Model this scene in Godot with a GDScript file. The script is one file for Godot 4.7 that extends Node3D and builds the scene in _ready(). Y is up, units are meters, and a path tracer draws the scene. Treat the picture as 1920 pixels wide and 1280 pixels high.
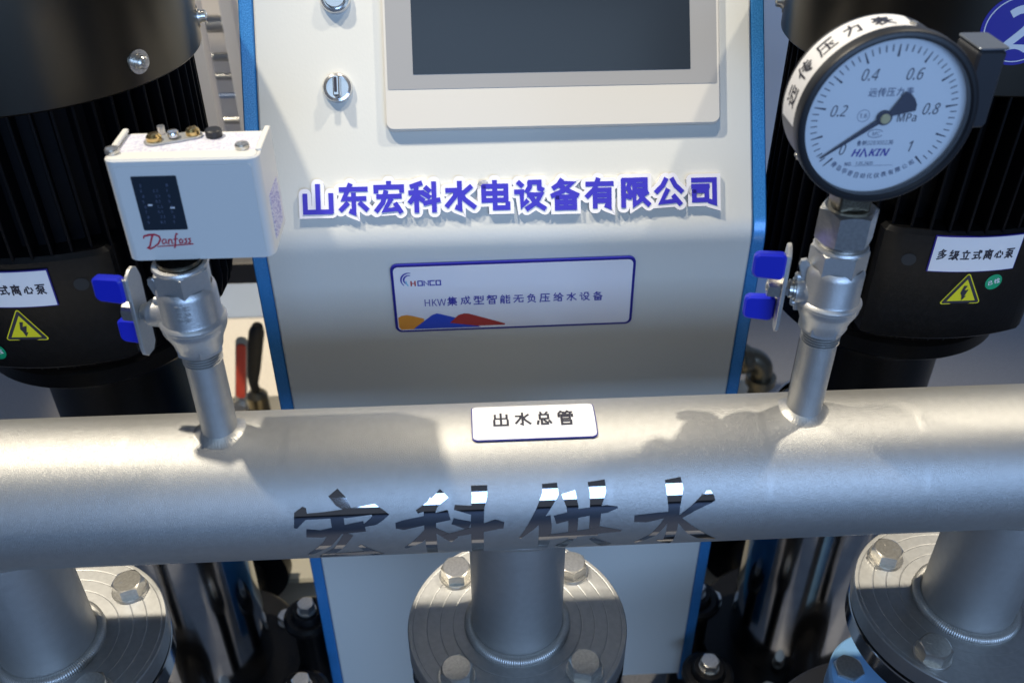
extends Node3D

# ------------------------------------------------------------------ mesh builder
class Mb:
	var v := PackedVector3Array()
	var n := PackedVector3Array()
	var u := PackedVector2Array()
	var lift := 0.0

	func tri(a: Vector3, b: Vector3, c: Vector3, na: Vector3, nb: Vector3, nc: Vector3, ua := Vector2.ZERO, ub := Vector2.ZERO, uc := Vector2.ZERO) -> void:
		var g := (c - a).cross(b - a)
		if g.length_squared() < 1e-20:
			return
		if g.dot(na + nb + nc) < 0.0:
			v.append_array([a, c, b]); n.append_array([na, nc, nb]); u.append_array([ua, uc, ub])
		else:
			v.append_array([a, b, c]); n.append_array([na, nb, nc]); u.append_array([ua, ub, uc])

	func quad(a: Vector3, b: Vector3, c: Vector3, d: Vector3, na: Vector3, nb: Vector3, nc: Vector3, nd: Vector3, ua := Vector2.ZERO, ub := Vector2.ZERO, uc := Vector2.ZERO, ud := Vector2.ZERO) -> void:
		tri(a, b, c, na, nb, nc, ua, ub, uc)
		tri(a, c, d, na, nc, nd, ua, uc, ud)

	func flat(a: Vector3, b: Vector3, c: Vector3, d: Vector3, nn: Vector3) -> void:
		quad(a, b, c, d, nn, nn, nn, nn)

	# profile of (radius, height) from bottom to top on the outside, turned round y
	func lathe(prof: Array, seg := 48, xf := Transform3D(), smooth := 32.0, a0 := 0.0, a1 := TAU) -> void:
		var m := prof.size()
		var sn: Array = []
		for i in m - 1:
			var d: Vector2 = prof[i + 1] - prof[i]
			sn.append(Vector2(d.y, -d.x).normalized())
		var arc := 0.0
		for i in m - 1:
			var n0: Vector2 = sn[i]
			var n1: Vector2 = sn[i]
			if i > 0 and rad_to_deg((sn[i] as Vector2).angle_to(sn[i - 1])) < smooth and rad_to_deg((sn[i] as Vector2).angle_to(sn[i - 1])) > -smooth:
				n0 = (sn[i] + sn[i - 1]).normalized()
			if i < m - 2 and absf(rad_to_deg((sn[i] as Vector2).angle_to(sn[i + 1]))) < smooth:
				n1 = (sn[i] + sn[i + 1]).normalized()
			var p: Vector2 = prof[i]
			var q: Vector2 = prof[i + 1]
			var l := p.distance_to(q)
			for k in seg:
				var ta := lerpf(a0, a1, float(k) / seg)
				var tb := lerpf(a0, a1, float(k + 1) / seg)
				var da := Vector3(sin(ta), 0, cos(ta))
				var db := Vector3(sin(tb), 0, cos(tb))
				var up := Vector3.UP
				quad(xf * (da * p.x + up * p.y), xf * (db * p.x + up * p.y), xf * (db * q.x + up * q.y), xf * (da * q.x + up * q.y),
					(xf.basis * (da * n0.x + up * n0.y)).normalized(), (xf.basis * (db * n0.x + up * n0.y)).normalized(), (xf.basis * (db * n1.x + up * n1.y)).normalized(), (xf.basis * (da * n1.x + up * n1.y)).normalized(),
					Vector2(ta, arc), Vector2(tb, arc), Vector2(tb, arc + l), Vector2(ta, arc + l))
			arc += l

	static func inset(poly: PackedVector2Array, by: float) -> PackedVector2Array:
		var out := PackedVector2Array()
		var m := poly.size()
		for i in m:
			var a := (poly[i] - poly[(i + m - 1) % m]).normalized()
			var b := (poly[(i + 1) % m] - poly[i]).normalized()
			var na := Vector2(-a.y, a.x)
			var nb := Vector2(-b.y, b.x)
			var h := (na + nb)
			var k := maxf(0.35, 1.0 + na.dot(nb))
			out.append(poly[i] + h / k * by)
		return out

	# counter-clockwise outline in xy pushed along z from z0 to z1, edges chamfered
	func prism(poly: PackedVector2Array, z0: float, z1: float, bevel := 0.0, xf := Transform3D(), bottom := true, smooth := 40.0) -> void:
		if Geometry2D.is_polygon_clockwise(poly):
			poly = poly.duplicate()
			poly.reverse()
		var m := poly.size()
		var inner := inset(poly, bevel) if bevel > 0.0 else poly
		var rings := [[inner, z0], [poly, z0 + bevel], [poly, z1 - bevel], [inner, z1]] if bevel > 0.0 else [[poly, z0], [poly, z1]]
		var en: Array = []
		for i in m:
			var e := (poly[(i + 1) % m] - poly[i]).normalized()
			en.append(Vector2(e.y, -e.x))
		for r in rings.size() - 1:
			var lo: PackedVector2Array = rings[r][0]
			var hi: PackedVector2Array = rings[r + 1][0]
			var tilt := 0.0
			if bevel > 0.0:
				tilt = [-1.0, 0.0, 1.0][r]
			for i in m:
				var j := (i + 1) % m
				var e0: Vector2 = en[i]
				var na: Vector2 = e0
				var nb: Vector2 = e0
				if absf(rad_to_deg(e0.angle_to(en[(i + m - 1) % m]))) < smooth:
					na = (e0 + en[(i + m - 1) % m]).normalized()
				if absf(rad_to_deg(e0.angle_to(en[j]))) < smooth:
					nb = (e0 + en[j]).normalized()
				var wa := (xf.basis * Vector3(na.x, na.y, tilt)).normalized()
				var wb := (xf.basis * Vector3(nb.x, nb.y, tilt)).normalized()
				quad(xf * Vector3(lo[i].x, lo[i].y, rings[r][1]), xf * Vector3(lo[j].x, lo[j].y, rings[r][1]), xf * Vector3(hi[j].x, hi[j].y, rings[r + 1][1]), xf * Vector3(hi[i].x, hi[i].y, rings[r + 1][1]), wa, wb, wb, wa)
		var t := Geometry2D.triangulate_polygon(inner)
		for s in ([-1.0, 1.0] if bottom else [1.0]):
			var z := z1 if s > 0.0 else z0
			var nn := (xf.basis * Vector3(0, 0, s)).normalized()
			for i in range(0, t.size(), 3):
				tri(xf * Vector3(inner[t[i]].x, inner[t[i]].y, z), xf * Vector3(inner[t[i + 1]].x, inner[t[i + 1]].y, z), xf * Vector3(inner[t[i + 2]].x, inner[t[i + 2]].y, z), nn, nn, nn, inner[t[i]], inner[t[i + 1]], inner[t[i + 2]])

	func tube(path: Array, radii: Array, seg := 12, closed := false, caps := true) -> void:
		var m := path.size()
		var frames: Array = []
		var prev := Vector3.ZERO
		for i in m:
			var a: Vector3 = path[(i + m - 1) % m] if closed or i > 0 else path[i]
			var b: Vector3 = path[(i + 1) % m] if closed or i < m - 1 else path[i]
			var d := (b - a).normalized()
			var s := prev
			if s == Vector3.ZERO:
				s = d.cross(Vector3.UP) if absf(d.y) < 0.9 else d.cross(Vector3.RIGHT)
			s = (s - d * s.dot(d)).normalized()
			prev = s
			frames.append([s, d.cross(s).normalized(), d])
		var slopes: Array = []
		for i in m:
			var ka := (i + m - 1) % m if closed or i > 0 else i
			var kb := (i + 1) % m if closed or i < m - 1 else i
			slopes.append((radii[kb % radii.size()] - radii[ka % radii.size()]) / maxf(1e-6, (path[kb] as Vector3).distance_to(path[ka])))
		for i in (m if closed else m - 1):
			var j := (i + 1) % m
			for k in seg:
				var ta := TAU * k / seg
				var tb := TAU * (k + 1) / seg
				var ia: Vector3 = frames[i][0] * cos(ta) + frames[i][1] * sin(ta)
				var ib: Vector3 = frames[i][0] * cos(tb) + frames[i][1] * sin(tb)
				var ja: Vector3 = frames[j][0] * cos(ta) + frames[j][1] * sin(ta)
				var jb: Vector3 = frames[j][0] * cos(tb) + frames[j][1] * sin(tb)
				var ri: float = radii[i % radii.size()]
				var rj: float = radii[j % radii.size()]
				var si: Vector3 = frames[i][2] * slopes[i]
				var sj: Vector3 = frames[j][2] * slopes[j]
				quad(path[i] + ia * ri, path[i] + ib * ri, path[j] + jb * rj, path[j] + ja * rj, (ia - si).normalized(), (ib - si).normalized(), (jb - sj).normalized(), (ja - sj).normalized())
		if caps and not closed:
			for e in [0, m - 1]:
				var d: Vector3 = frames[e][2] * (-1.0 if e == 0 else 1.0)
				var r: float = radii[e % radii.size()]
				for k in seg:
					var ta := TAU * k / seg
					var tb := TAU * (k + 1) / seg
					tri(path[e], path[e] + (frames[e][0] * cos(ta) + frames[e][1] * sin(ta)) * r, path[e] + (frames[e][0] * cos(tb) + frames[e][1] * sin(tb)) * r, d, d, d)

	# a ribbon along points (x, y, width) laid on a surface: place.call(x, y, h) gives [point, normal]
	func ribbon(pts: Array, place: Variant, h: float, step: float, cap: float, depth := 0.0) -> void:
		lift += 0.00002
		var hh := h + fmod(lift, 0.0003)
		var fine: Array = []
		for i in pts.size() - 1:
			var p: Vector3 = pts[i]
			var q: Vector3 = pts[i + 1]
			var k := maxi(1, ceili(Vector2(p.x - q.x, p.y - q.y).length() / step))
			for t in k:
				fine.append(p.lerp(q, float(t) / k))
		fine.append(pts[pts.size() - 1])
		if cap >= .4:
			var ends: Array = []
			for e in 2:
				var p0: Vector3 = fine[0] if e == 0 else fine[fine.size() - 1]
				var p1: Vector3 = fine[1] if e == 0 else fine[fine.size() - 2]
				var dd := Vector2(p0.x - p1.x, p0.y - p1.y).normalized()
				var extra: Array = []
				for k in [[.5, .25], [.46, .5], [.36, .76], [.2, .93]]:
					extra.append(Vector3(p0.x + dd.x * p0.z * k[0], p0.y + dd.y * p0.z * k[0], p0.z * k[1]))
				ends.append(extra)
			ends[1].reverse()
			fine = ends[0] + fine + ends[1]
			cap = 0.0
		var m := fine.size()
		var left: Array = []
		var right: Array = []
		for i in m:
			var c := Vector2(fine[i].x, fine[i].y)
			var a := c - Vector2(fine[i - 1].x, fine[i - 1].y) if i > 0 else Vector2.ZERO
			var b := Vector2(fine[i + 1].x, fine[i + 1].y) - c if i < m - 1 else Vector2.ZERO
			a = a.normalized()
			b = b.normalized()
			var d := (a + b).normalized() if (a + b).length() > 0.01 else b
			var s := Vector2(-d.y, d.x)
			var w: float = fine[i].z / 2.0
			if i > 0 and i < m - 1:
				w /= maxf(0.6, s.dot(Vector2(-b.y, b.x)))
			if i == 0:
				c -= b * cap * fine[i].z
			if i == m - 1:
				c += a * cap * fine[i].z
			left.append(c + s * w)
			right.append(c - s * w)
		for i in m - 1:
			var pa: Array = place.call(left[i].x, left[i].y, hh)
			var pb: Array = place.call(right[i].x, right[i].y, hh)
			var pc: Array = place.call(right[i + 1].x, right[i + 1].y, hh)
			var pd: Array = place.call(left[i + 1].x, left[i + 1].y, hh)
			quad(pa[0], pb[0], pc[0], pd[0], pa[1], pb[1], pc[1], pd[1])
			if depth > 0.0:
				var lo := hh - depth
				var qa: Array = place.call(left[i].x, left[i].y, lo)
				var qb: Array = place.call(right[i].x, right[i].y, lo)
				var qc: Array = place.call(right[i + 1].x, right[i + 1].y, lo)
				var qd: Array = place.call(left[i + 1].x, left[i + 1].y, lo)
				var along: Vector3 = (pd[0] - pa[0]).normalized()
				var out: Vector3 = (pa[0] - pb[0]).normalized()
				flat(pa[0], pd[0], qd[0], qa[0], out)
				flat(pb[0], pc[0], qc[0], qb[0], -out)
				if i == 0:
					flat(pa[0], pb[0], qb[0], qa[0], -along)
				if i == m - 2:
					flat(pd[0], pc[0], qc[0], qd[0], along)

	# filled outline on a surface
	func patch(poly: PackedVector2Array, place: Variant, h: float) -> void:
		lift += 0.00002
		var hh := h + fmod(lift, 0.0003)
		var t := Geometry2D.triangulate_polygon(poly)
		for i in range(0, t.size(), 3):
			var a: Array = place.call(poly[t[i]].x, poly[t[i]].y, hh)
			var b: Array = place.call(poly[t[i + 1]].x, poly[t[i + 1]].y, hh)
			var c: Array = place.call(poly[t[i + 2]].x, poly[t[i + 2]].y, hh)
			tri(a[0], b[0], c[0], a[1], b[1], c[1])

	# one character drawn from strokes on a 20 x 20 square whose top left is (x, y)
	func glyph(strokes: String, x: float, y: float, w: float, hgt: float, wide: float, place: Variant, h: float, step := 1.0, cap := 0.35, depth := 0.0, turn := 0.0) -> void:
		for s in strokes.split("|"):
			var pts: Array = []
			for t in s.strip_edges().split(" ", false):
				var f := t.split_floats(",")
				var gx := f[0] / 20.0 * w - w / 2.0
				var gy := hgt / 2.0 - f[1] / 20.0 * hgt
				var c := Vector2(gx, gy).rotated(turn) + Vector2(x + w / 2.0, y - hgt / 2.0)
				pts.append(Vector3(c.x, c.y, wide * (f[2] if f.size() > 2 else 1.0)))
			if pts.size() > 1:
				ribbon(pts, place, h, step, cap, depth)

	# letters from a font, left edge x, baseline y, height of a capital cap
	func letters(text: String, font: Font, x: float, y: float, cap: float, place: Variant, h: float, squeeze := 1.0, slant := 0.0, centre := false) -> void:
		var tm := TextMesh.new()
		tm.text = text
		tm.font = font
		tm.font_size = 64
		tm.pixel_size = 0.01
		tm.depth = 0.02
		tm.curve_step = 1.0
		tm.horizontal_alignment = HORIZONTAL_ALIGNMENT_LEFT
		tm.vertical_alignment = VERTICAL_ALIGNMENT_BOTTOM
		var arr := tm.surface_get_arrays(0)
		var vs: PackedVector3Array = arr[Mesh.ARRAY_VERTEX]
		var ns: PackedVector3Array = arr[Mesh.ARRAY_NORMAL]
		var ids: PackedInt32Array = arr[Mesh.ARRAY_INDEX] if arr[Mesh.ARRAY_INDEX] != null else PackedInt32Array(range(vs.size()))
		var lo := Vector2(1e9, 1e9)
		var hi := -lo
		for p in vs:
			lo = lo.min(Vector2(p.x, p.y))
			hi = hi.max(Vector2(p.x, p.y))
		var k := cap / (0.64 * 0.714)
		var base := lo.y
		var off := (hi.x - lo.x) / 2.0 if centre else 0.0
		lift += 0.00002
		var hh := h + fmod(lift, 0.0003)
		for i in range(0, ids.size(), 3):
			if ns[ids[i]].z < 0.5:
				continue
			var r: Array = []
			for j in 3:
				var p := vs[ids[i + j]]
				var py := (p.y - base) * k
				r.append(place.call(x + (p.x - lo.x - off) * k * squeeze + py * slant, y + py, hh))
			tri(r[0][0], r[1][0], r[2][0], r[0][1], r[1][1], r[2][1])

	func mesh() -> ArrayMesh:
		var a := []
		a.resize(Mesh.ARRAY_MAX)
		a[Mesh.ARRAY_VERTEX] = v
		a[Mesh.ARRAY_NORMAL] = n
		a[Mesh.ARRAY_TEX_UV] = u
		var m := ArrayMesh.new()
		m.add_surface_from_arrays(Mesh.PRIMITIVE_TRIANGLES, a)
		return m


var M := {}
var taken := {}
var sans := SystemFont.new()
var bold := SystemFont.new()

# Chinese characters as strokes on a 20 x 20 square, x,y with y down
var G := {
	"shan": "10,1 10,18|2,7 2,18 18,18|18,7 18,18",
	"dong": "2,4 18,4|8,1 4,10 17,10|10,7 10,19 8,18|6,13 2,17|14,13 18,17",
	"hong": "10,0 10,3|2,6 2,3 18,3 18,6|3,9 17,9|8,6 6,13 2,18|11,11 7,18 16,17|14,14 17,19",
	"ke": "8,1 2,3|1,7 9,7|5,2 5,19|5,8 1,13|5,9 9,12|11,4 13,6|10,8 13,10|10,14 19,12|16,1 16,19",
	"shui": "10,1 10,18 8,17|2,6 8,6 7,10 2,16|17,4 11,9|10,7 13,12 19,17",
	"dian": "3,4 17,4 17,13 3,13 3,4|3,8.5 17,8.5|10,1 10,18 18,18 18,15",
	"she": "3,2 5,4|1,8 5,8 5,17 8,14|10,2 16,2 16,6 18,7|10,2 10,5 8,8|9,10 17,10 14,15 8,19|10,10 13,15 19,19",
	"bei": "8,1 6,4 3,6|7,3 15,3 9,8 2,11|6,4 12,8 18,11|5,12 16,12 16,19 5,19 5,12|5,15.5 16,15.5|10.5,12 10.5,19",
	"you": "2,4 18,4|9,1 7,7 2,12|7,9 7,19|7,8 16,8 16,19 14,18|7,11.5 16,11.5|7,15 16,15",
	"xian": "3,2 3,19|3,2 8,2 6,7 8,11 7,13 4,12|10,2 17,2 17,9 10,9|10,5.5 17,5.5|10,2 10,18 14,15|12,9 15,14 19,18|18,10 15,12",
	"gong": "8,2 6,6 2,10|12,2 14,6 18,10|9,9 5,17 15,16|13,13 17,18",
	"si": "3,3 17,3 17,18 14,17|3,7 13,7|4,10 12,10 12,16 4,16 4,10",
	"ji": "6,1 5,4 2,7|5,4 5,12|5,4 18,4|6,6.5 16,6.5|6,9 16,9|5,11.5 18,11.5|11,4 11,11.5|11,1 12,3|10,11.5 10,20|2,14 18,14|9,14 6,17 2,19|11,14 14,17 18,19",
	"cheng": "3,5 18,5|4,5 4,12 2,18|4,10 9,10 8,15 6,15|11,1 12,9 15,15 18,18 19,15|16,9 13,14 9,18|15,1 17,3",
	"xing": "2,2 11,2|1,6 12,6|5,2 5,6 2,10|9,2 9,11|14,2 14,8|18,1 18,10 16,9.5|4,13 16,13|10,11 10,18|1,18.5 19,18.5",
	"zhi": "5,0 2,4|4,2 10,2|1,5 10,5|6,2 6,5 1,10|6,6 10,9|12,2 18,2 18,8 12,8 12,2|5,11 15,11 15,19 5,19 5,11|5,15 15,15",
	"neng": "5,1 2,6 8,5|7,3 9,7|2,9 8,9 8,19 6,18|2,9 2,19|2,12 8,12|2,15 8,15|12,1 12,8 18,8 18,6|18,2 12,5|12,11 12,19 18,19 18,16|18,12 12,15",
	"wu": "3,3 17,3|1,9 19,9|10,3 8,11 2,18|11,9 11,17 18,17 18,14",
	"fu": "8,1 6,4 2,7|7,3 13,3 11,6|5,7 15,7 15,14|5,7 5,14|10,9 9,15 3,19|11,15 17,19",
	"ya": "3,2 18,2|3,2 3,10 1,19|5,9 17,9|11,5 11,18|4,18 19,18|14,12 16,14",
	"gei": "5,1 2,6 6,6|8,5 2,12 7,11|2,17 8,15|13,1 11,5 8,9|13,1 15,5 19,8|10,9 16,9|10,12 16,12 16,18 10,18 10,12",
	"chu": "10,1 10,18|3,3 3,9 17,9 17,3|2,11 2,18 18,18 18,11",
	"zong": "6,1 7,4|14,1 12,4|5,5 15,5 15,11 5,11 5,5|3,14 2,18|7,13 7,18 14,18 14,16|10,13 12,15|16,14 18,17",
	"guan": "5,0 2,4|4,2 9,2|7,2 8,4|13,0 10,4|12,2 18,2|15,2 16,4|10,4 10,6|2,9 2,6 18,6 18,9|5,8.5 15,8.5 15,12 5,12|5,8.5 5,19.5|5,15 16,15 16,19 5,19",
	"duo": "10,0 7,4 3,6|9,2 15,2 10,7 3,10|8,4 11,6|12,8 8,12 3,15|11,10 17,10 12,16 2,19|10,12 13,14",
	"grade": "5,1 2,6 6,6|7,5 2,12 7,11|2,18 8,15|10,3 17,3 15,9 18,9 15,14 9,19|12,3 11,11 8,18|12,8 14,14 19,19",
	"li": "10,1 10,4|3,5 17,5|6,8 8,15|14,8 12,17|2,18 18,18",
	"shi": "2,5 18,5|13,1 14,11 17,18 19,15|3,10 11,10|7,10 7,16|2,17.5 12,15.5|16,1.5 17.5,3.5",
	"apart": "10,0 10,3|2,3 18,3|7,4.5 13,9|13,4.5 7,9|4,5 4,10 16,10 16,5|3,19 3,12 17,12 17,19 15,18|10,10 7,16 13,15.5|12,14 14,17",
	"xin": "4,9 2,15|7,6 7,17 15,17 15,14|10,4 12,8|16,7 18,12",
	"beng": "2,2 18,2|9,2 6,6 2,9|6,6 15,6 15,10 6,10 6,6|10,11 10,19 8,18|3,13 8,13 6,16 2,19|16,12 12,14|11,13 14,16 18,19",
	"yuan": "3,2 5,4|8,3 17,3|6,8 19,8|10,8 9,12 6,15|14,8 14,14 18,14 18,12|1,9 4,9 4,16|1,18 4,16 9,18.5 19,18.5",
	"chuan": "6,1 4,6 1,10|4,6 4,19|8,4 17,4|7,8.5 19,8.5|13,1 10,12 17,12 13,16|10,14 15,19",
	"power": "3,6 16,6 15,18 12,17|9,1 9,8 3,18",
	"biao": "3,3 17,3|4,6.5 16,6.5|1,10 19,10|10,1 10,10 2,16|6,13 6,19 11,16|10,10 13,15 19,19|16,11 12,14",
	"qing": "3,2.5 17,2.5|4,5 16,5|1,8 19,8|10,0 10,8|5,10 15,10 15,19 13,18.5|5,10 5,19|5,13 15,13|5,16 15,16",
	"dao": "8,1 7,3|4,3 15,3 15,7 12,7|4,3 4,10 18,10 17,18 15,17|8,5 10,6|10,12 10,17|5,13 5,17 14,17 14,13",
	"hua": "6,1 2,7|5,4 5,10|16,1 9,6|11,1 11,9 18,9 18,6|1,13 19,13|10,10 10,20",
	"zi": "10,0 8,3|4,3 16,3 16,19 4,19 4,3|4,8 16,8|4,13.5 16,13.5",
	"move": "2,4 9,4|1,8 10,8|5,8 2,16 8,15|7,12 9,17|11,6 18,6 17,18 14,17|14,1 14,8 10,18",
	"change": "6,1 4,7 1,11|4,7 4,19|17,4 9,11|11,1 11,17 18,17 18,14",
	"yi": "6,1 4,7 1,11|4,7 4,19|12,1 14,4|9,4 12,12 19,19|17,4 14,12 7,19",
	"lu": "7,0 4,4|6,2 13,2|4,4 16,4 16,9 4,9 4,4|10,4 10,9|4,6.5 16,6.5|1,11 19,11|5,13 15,13 15,20 5,20 5,13|5,16.5 15,16.5",
	"made": "4,1 2,5|2,5 12,5|1,9 13,9|7,1 7,19|3,12 3,17|3,12 11,12 11,17|15,3 15,13|18,1 18,19 16,18",
	"hao": "5,2 15,2 15,8 5,8 5,2|1,11 19,11|8,11 7,14 15,14 14,19 11,18",
	"yet": "4,3 15,3 15,9 5,9|4,8 4,18 17,18 17,14",
	"jian": "1,6 8,6|4,1 4,19|4,8 1,13|13,1 8,8|13,1 19,7|11,8 16,8|10,12 11,15|13,11 14,15|17,12 15,17|9,18.5 19,18.5",
	"brush_hong": "9.5,.3,1.1 11,2,1.2 12.8,4,.5|2.8,3,.4 2,4.6,1.3 .5,7.5,.3|2.5,5,.6 8,4.8,.7 12,4.6,.9 18,3.9,1 19.6,5.2,1.1 18,6.6,.9 15.6,7.6,.3|3,9,1 6,9.3,.9 9,8.7,.9 15.5,7.8,1.2|9.9,5.4,1.2 10,8,1.2 7,12.4,.9 2,17,.3|12,9.8,.9 9,14.5,.7 5.5,18,.8 11,17.6,.8 17,17,.9|14.2,13.5,.4 17.8,19,1.2",
	"brush_ke": "8.9,1.3,1.1 7.2,3,.9 4,4.8,.4|0,7.9,.7 1.2,7.9,1.1 5,7,1 9.6,5.9,1.1|7.2,2.6,1 6.3,4.6,1.1 6.2,10,1.1 6.2,19,1|5.8,9.6,.7 4,12.5,.8 1.2,15.4,.3|7,9.3,.5 10.5,12.6,1|10.6,7.4,.7 13.4,8.6,1|11,4.2,.5 14.2,5,.9|8.6,11.6,.5 15,9.8,.9 18.5,8.7,1.2 19.8,8.9,.8|15.6,.2,1.5 15.6,2,1.4 15.2,4.6,1.2 15,9,1.2 15,20,1.1",
	"brush_gong": "6,.3,1.4 6.1,2,1.5 4.6,5.4,1.2 2.6,9.3,.9 .2,13.2,.2|4.8,7.4,1.3 5.1,10,1.2 5,14,1.1 4.8,19.2,1|9.6,2.2,1.3 10.3,5,1.1 10.5,9,.9 10.5,14,.8|15,.2,1.6 15.2,2,1.5 14.8,5,1.1 14.6,13,.9|7.2,8,1 12,6.6,.9 17,5.9,.8 19,5.6,.2|6,13.3,.8 12,12.4,.9 16,11.5,1 20,12,.2|10.4,14.6,.5 8.3,18.4,1.1|14.4,14.6,.5 17.6,18.6,1.2",
	"brush_shui": "8.7,.3,1.5 9,2,1.6 9,6,1.1 9,14,1 8.8,18.2,1 6.3,16.8,.2|.4,8.6,.8 3,8.6,1 6,8.1,.8 8.2,7.9,.6|8,8.3,.6 5,14,.6 1.3,17.7,.3|16.6,2.8,.4 16.6,4.2,1.3 13.5,6.4,.7 10,9,.4|9.6,8.4,.5 14,13.4,1.1 16.5,15.6,1.1 19.8,17.4,.2",
	"script": "2.5,5.5,.7 3.5,3.3,1.2 8,2.2,1.5 13,2,1.4 16.6,3.8,1.2 17,6.6,1.1 14.5,10.8,1.1 10,14,1 6,15.8,1.2 4.3,14.8,1.3 6.5,13.2,1|11,2.5,1.3 8.5,8,1.1 6.5,13,1.1|22,7,.7 19.6,6.8,.75 18,9,.8 18.6,11.3,.75 20.5,10.5,.7 22,7.2,.7 21.8,10.5,.7 23,11.2,.5|24,7,.7 23.6,11.5,.8|23.9,8.8,.6 25.6,6.9,.75 26.8,7.4,.8 26.5,11,.75 27.8,11,.5|33.5,2.2,.7 32.2,1.6,.9 30.8,4.5,1 29.6,10,1 28.2,14.8,1 27.3,15.2,.6|28.5,7,.7 32.5,6.6,.7|35,6.8,.7 33.4,8.4,.8 33.6,10.9,.8 35.6,10.6,.8 36.6,8.4,.8 35,6.8,.7|40.4,6.6,.7 38.6,7.2,.8 39.8,9,.9 38.8,10.9,.8 37.2,10.9,.6|43.8,6.4,.7 42,7,.8 43.2,8.8,.9 42.2,10.7,.8 40.8,10.7,.6|13,13.6,.6 28,12.9,.8 45,11.9,.8",
}


func col(r: float, g: float, b: float) -> Color:
	return Color(r, g, b).linear_to_srgb()


func noise_tex(seed_: int, freq: float, lo: Color, hi: Color, size := 512, kind := FastNoiseLite.TYPE_SIMPLEX, octaves := 3, a := 0.0, b := 1.0) -> NoiseTexture2D:
	var t := NoiseTexture2D.new()
	t.width = size
	t.height = size
	t.seamless = true
	var f := FastNoiseLite.new()
	f.noise_type = kind
	f.seed = seed_
	f.frequency = freq
	f.fractal_octaves = octaves
	t.noise = f
	var g := Gradient.new()
	g.offsets = PackedFloat32Array([a, b])
	g.colors = PackedColorArray([lo, hi])
	t.color_ramp = g
	return t


func mat(key: String, c: Color, rough: float, metal := 0.0) -> StandardMaterial3D:
	var m := StandardMaterial3D.new()
	m.resource_name = key
	m.albedo_color = c
	m.roughness = rough
	m.metallic = metal
	M[key] = m
	return m


func tri_scale(m: StandardMaterial3D, s: float) -> void:
	m.uv1_triplanar = true
	m.uv1_scale = Vector3(s, s, s)


func numbered(called: String) -> String:
	var k: int = taken.get(called, 0)
	taken[called] = k + 1
	return called if k == 0 else "%s_%03d" % [called, k]


func thing(called: String, label: String, category: String, at := Vector3.ZERO, group := "") -> Node3D:
	var o := Node3D.new()
	o.name = numbered(called)
	add_child(o)
	o.position = at
	o.set_meta("label", label)
	o.set_meta("category", category)
	if group:
		o.set_meta("group", group)
	return o


func obj(called: String, mb: Mb, m: String, parent: Node, label := "") -> MeshInstance3D:
	var o := MeshInstance3D.new()
	o.name = called if parent != self else numbered(called)
	o.mesh = mb.mesh()
	o.material_override = M[m]
	o.cast_shadow = GeometryInstance3D.SHADOW_CASTING_SETTING_ON
	parent.add_child(o, true)
	if label:
		o.set_meta("label", label)
	return o


func again(o: MeshInstance3D, parent: Node, xf: Transform3D) -> MeshInstance3D:
	var c: MeshInstance3D = o.duplicate()
	c.transform = xf
	parent.add_child(c, true)
	c.name = str(o.name).rstrip("0123456789").rstrip("_") if false else c.name
	return c


func ngon(r: float, k: int, rot := 0.0) -> PackedVector2Array:
	var p := PackedVector2Array()
	for i in k:
		p.append(Vector2(r * cos(rot + TAU * i / k), r * sin(rot + TAU * i / k)))
	return p


func rrect(w: float, h: float, r: float, k := 6, c := Vector2.ZERO) -> PackedVector2Array:
	var p := PackedVector2Array()
	for q in 4:
		var cc := Vector2((w / 2 - r) * [1, -1, -1, 1][q], (h / 2 - r) * [1, 1, -1, -1][q])
		for i in k + 1:
			var a := PI / 2 * (q + float(i) / k)
			p.append(c + cc + Vector2(cos(a), sin(a)) * r)
	return p


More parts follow.
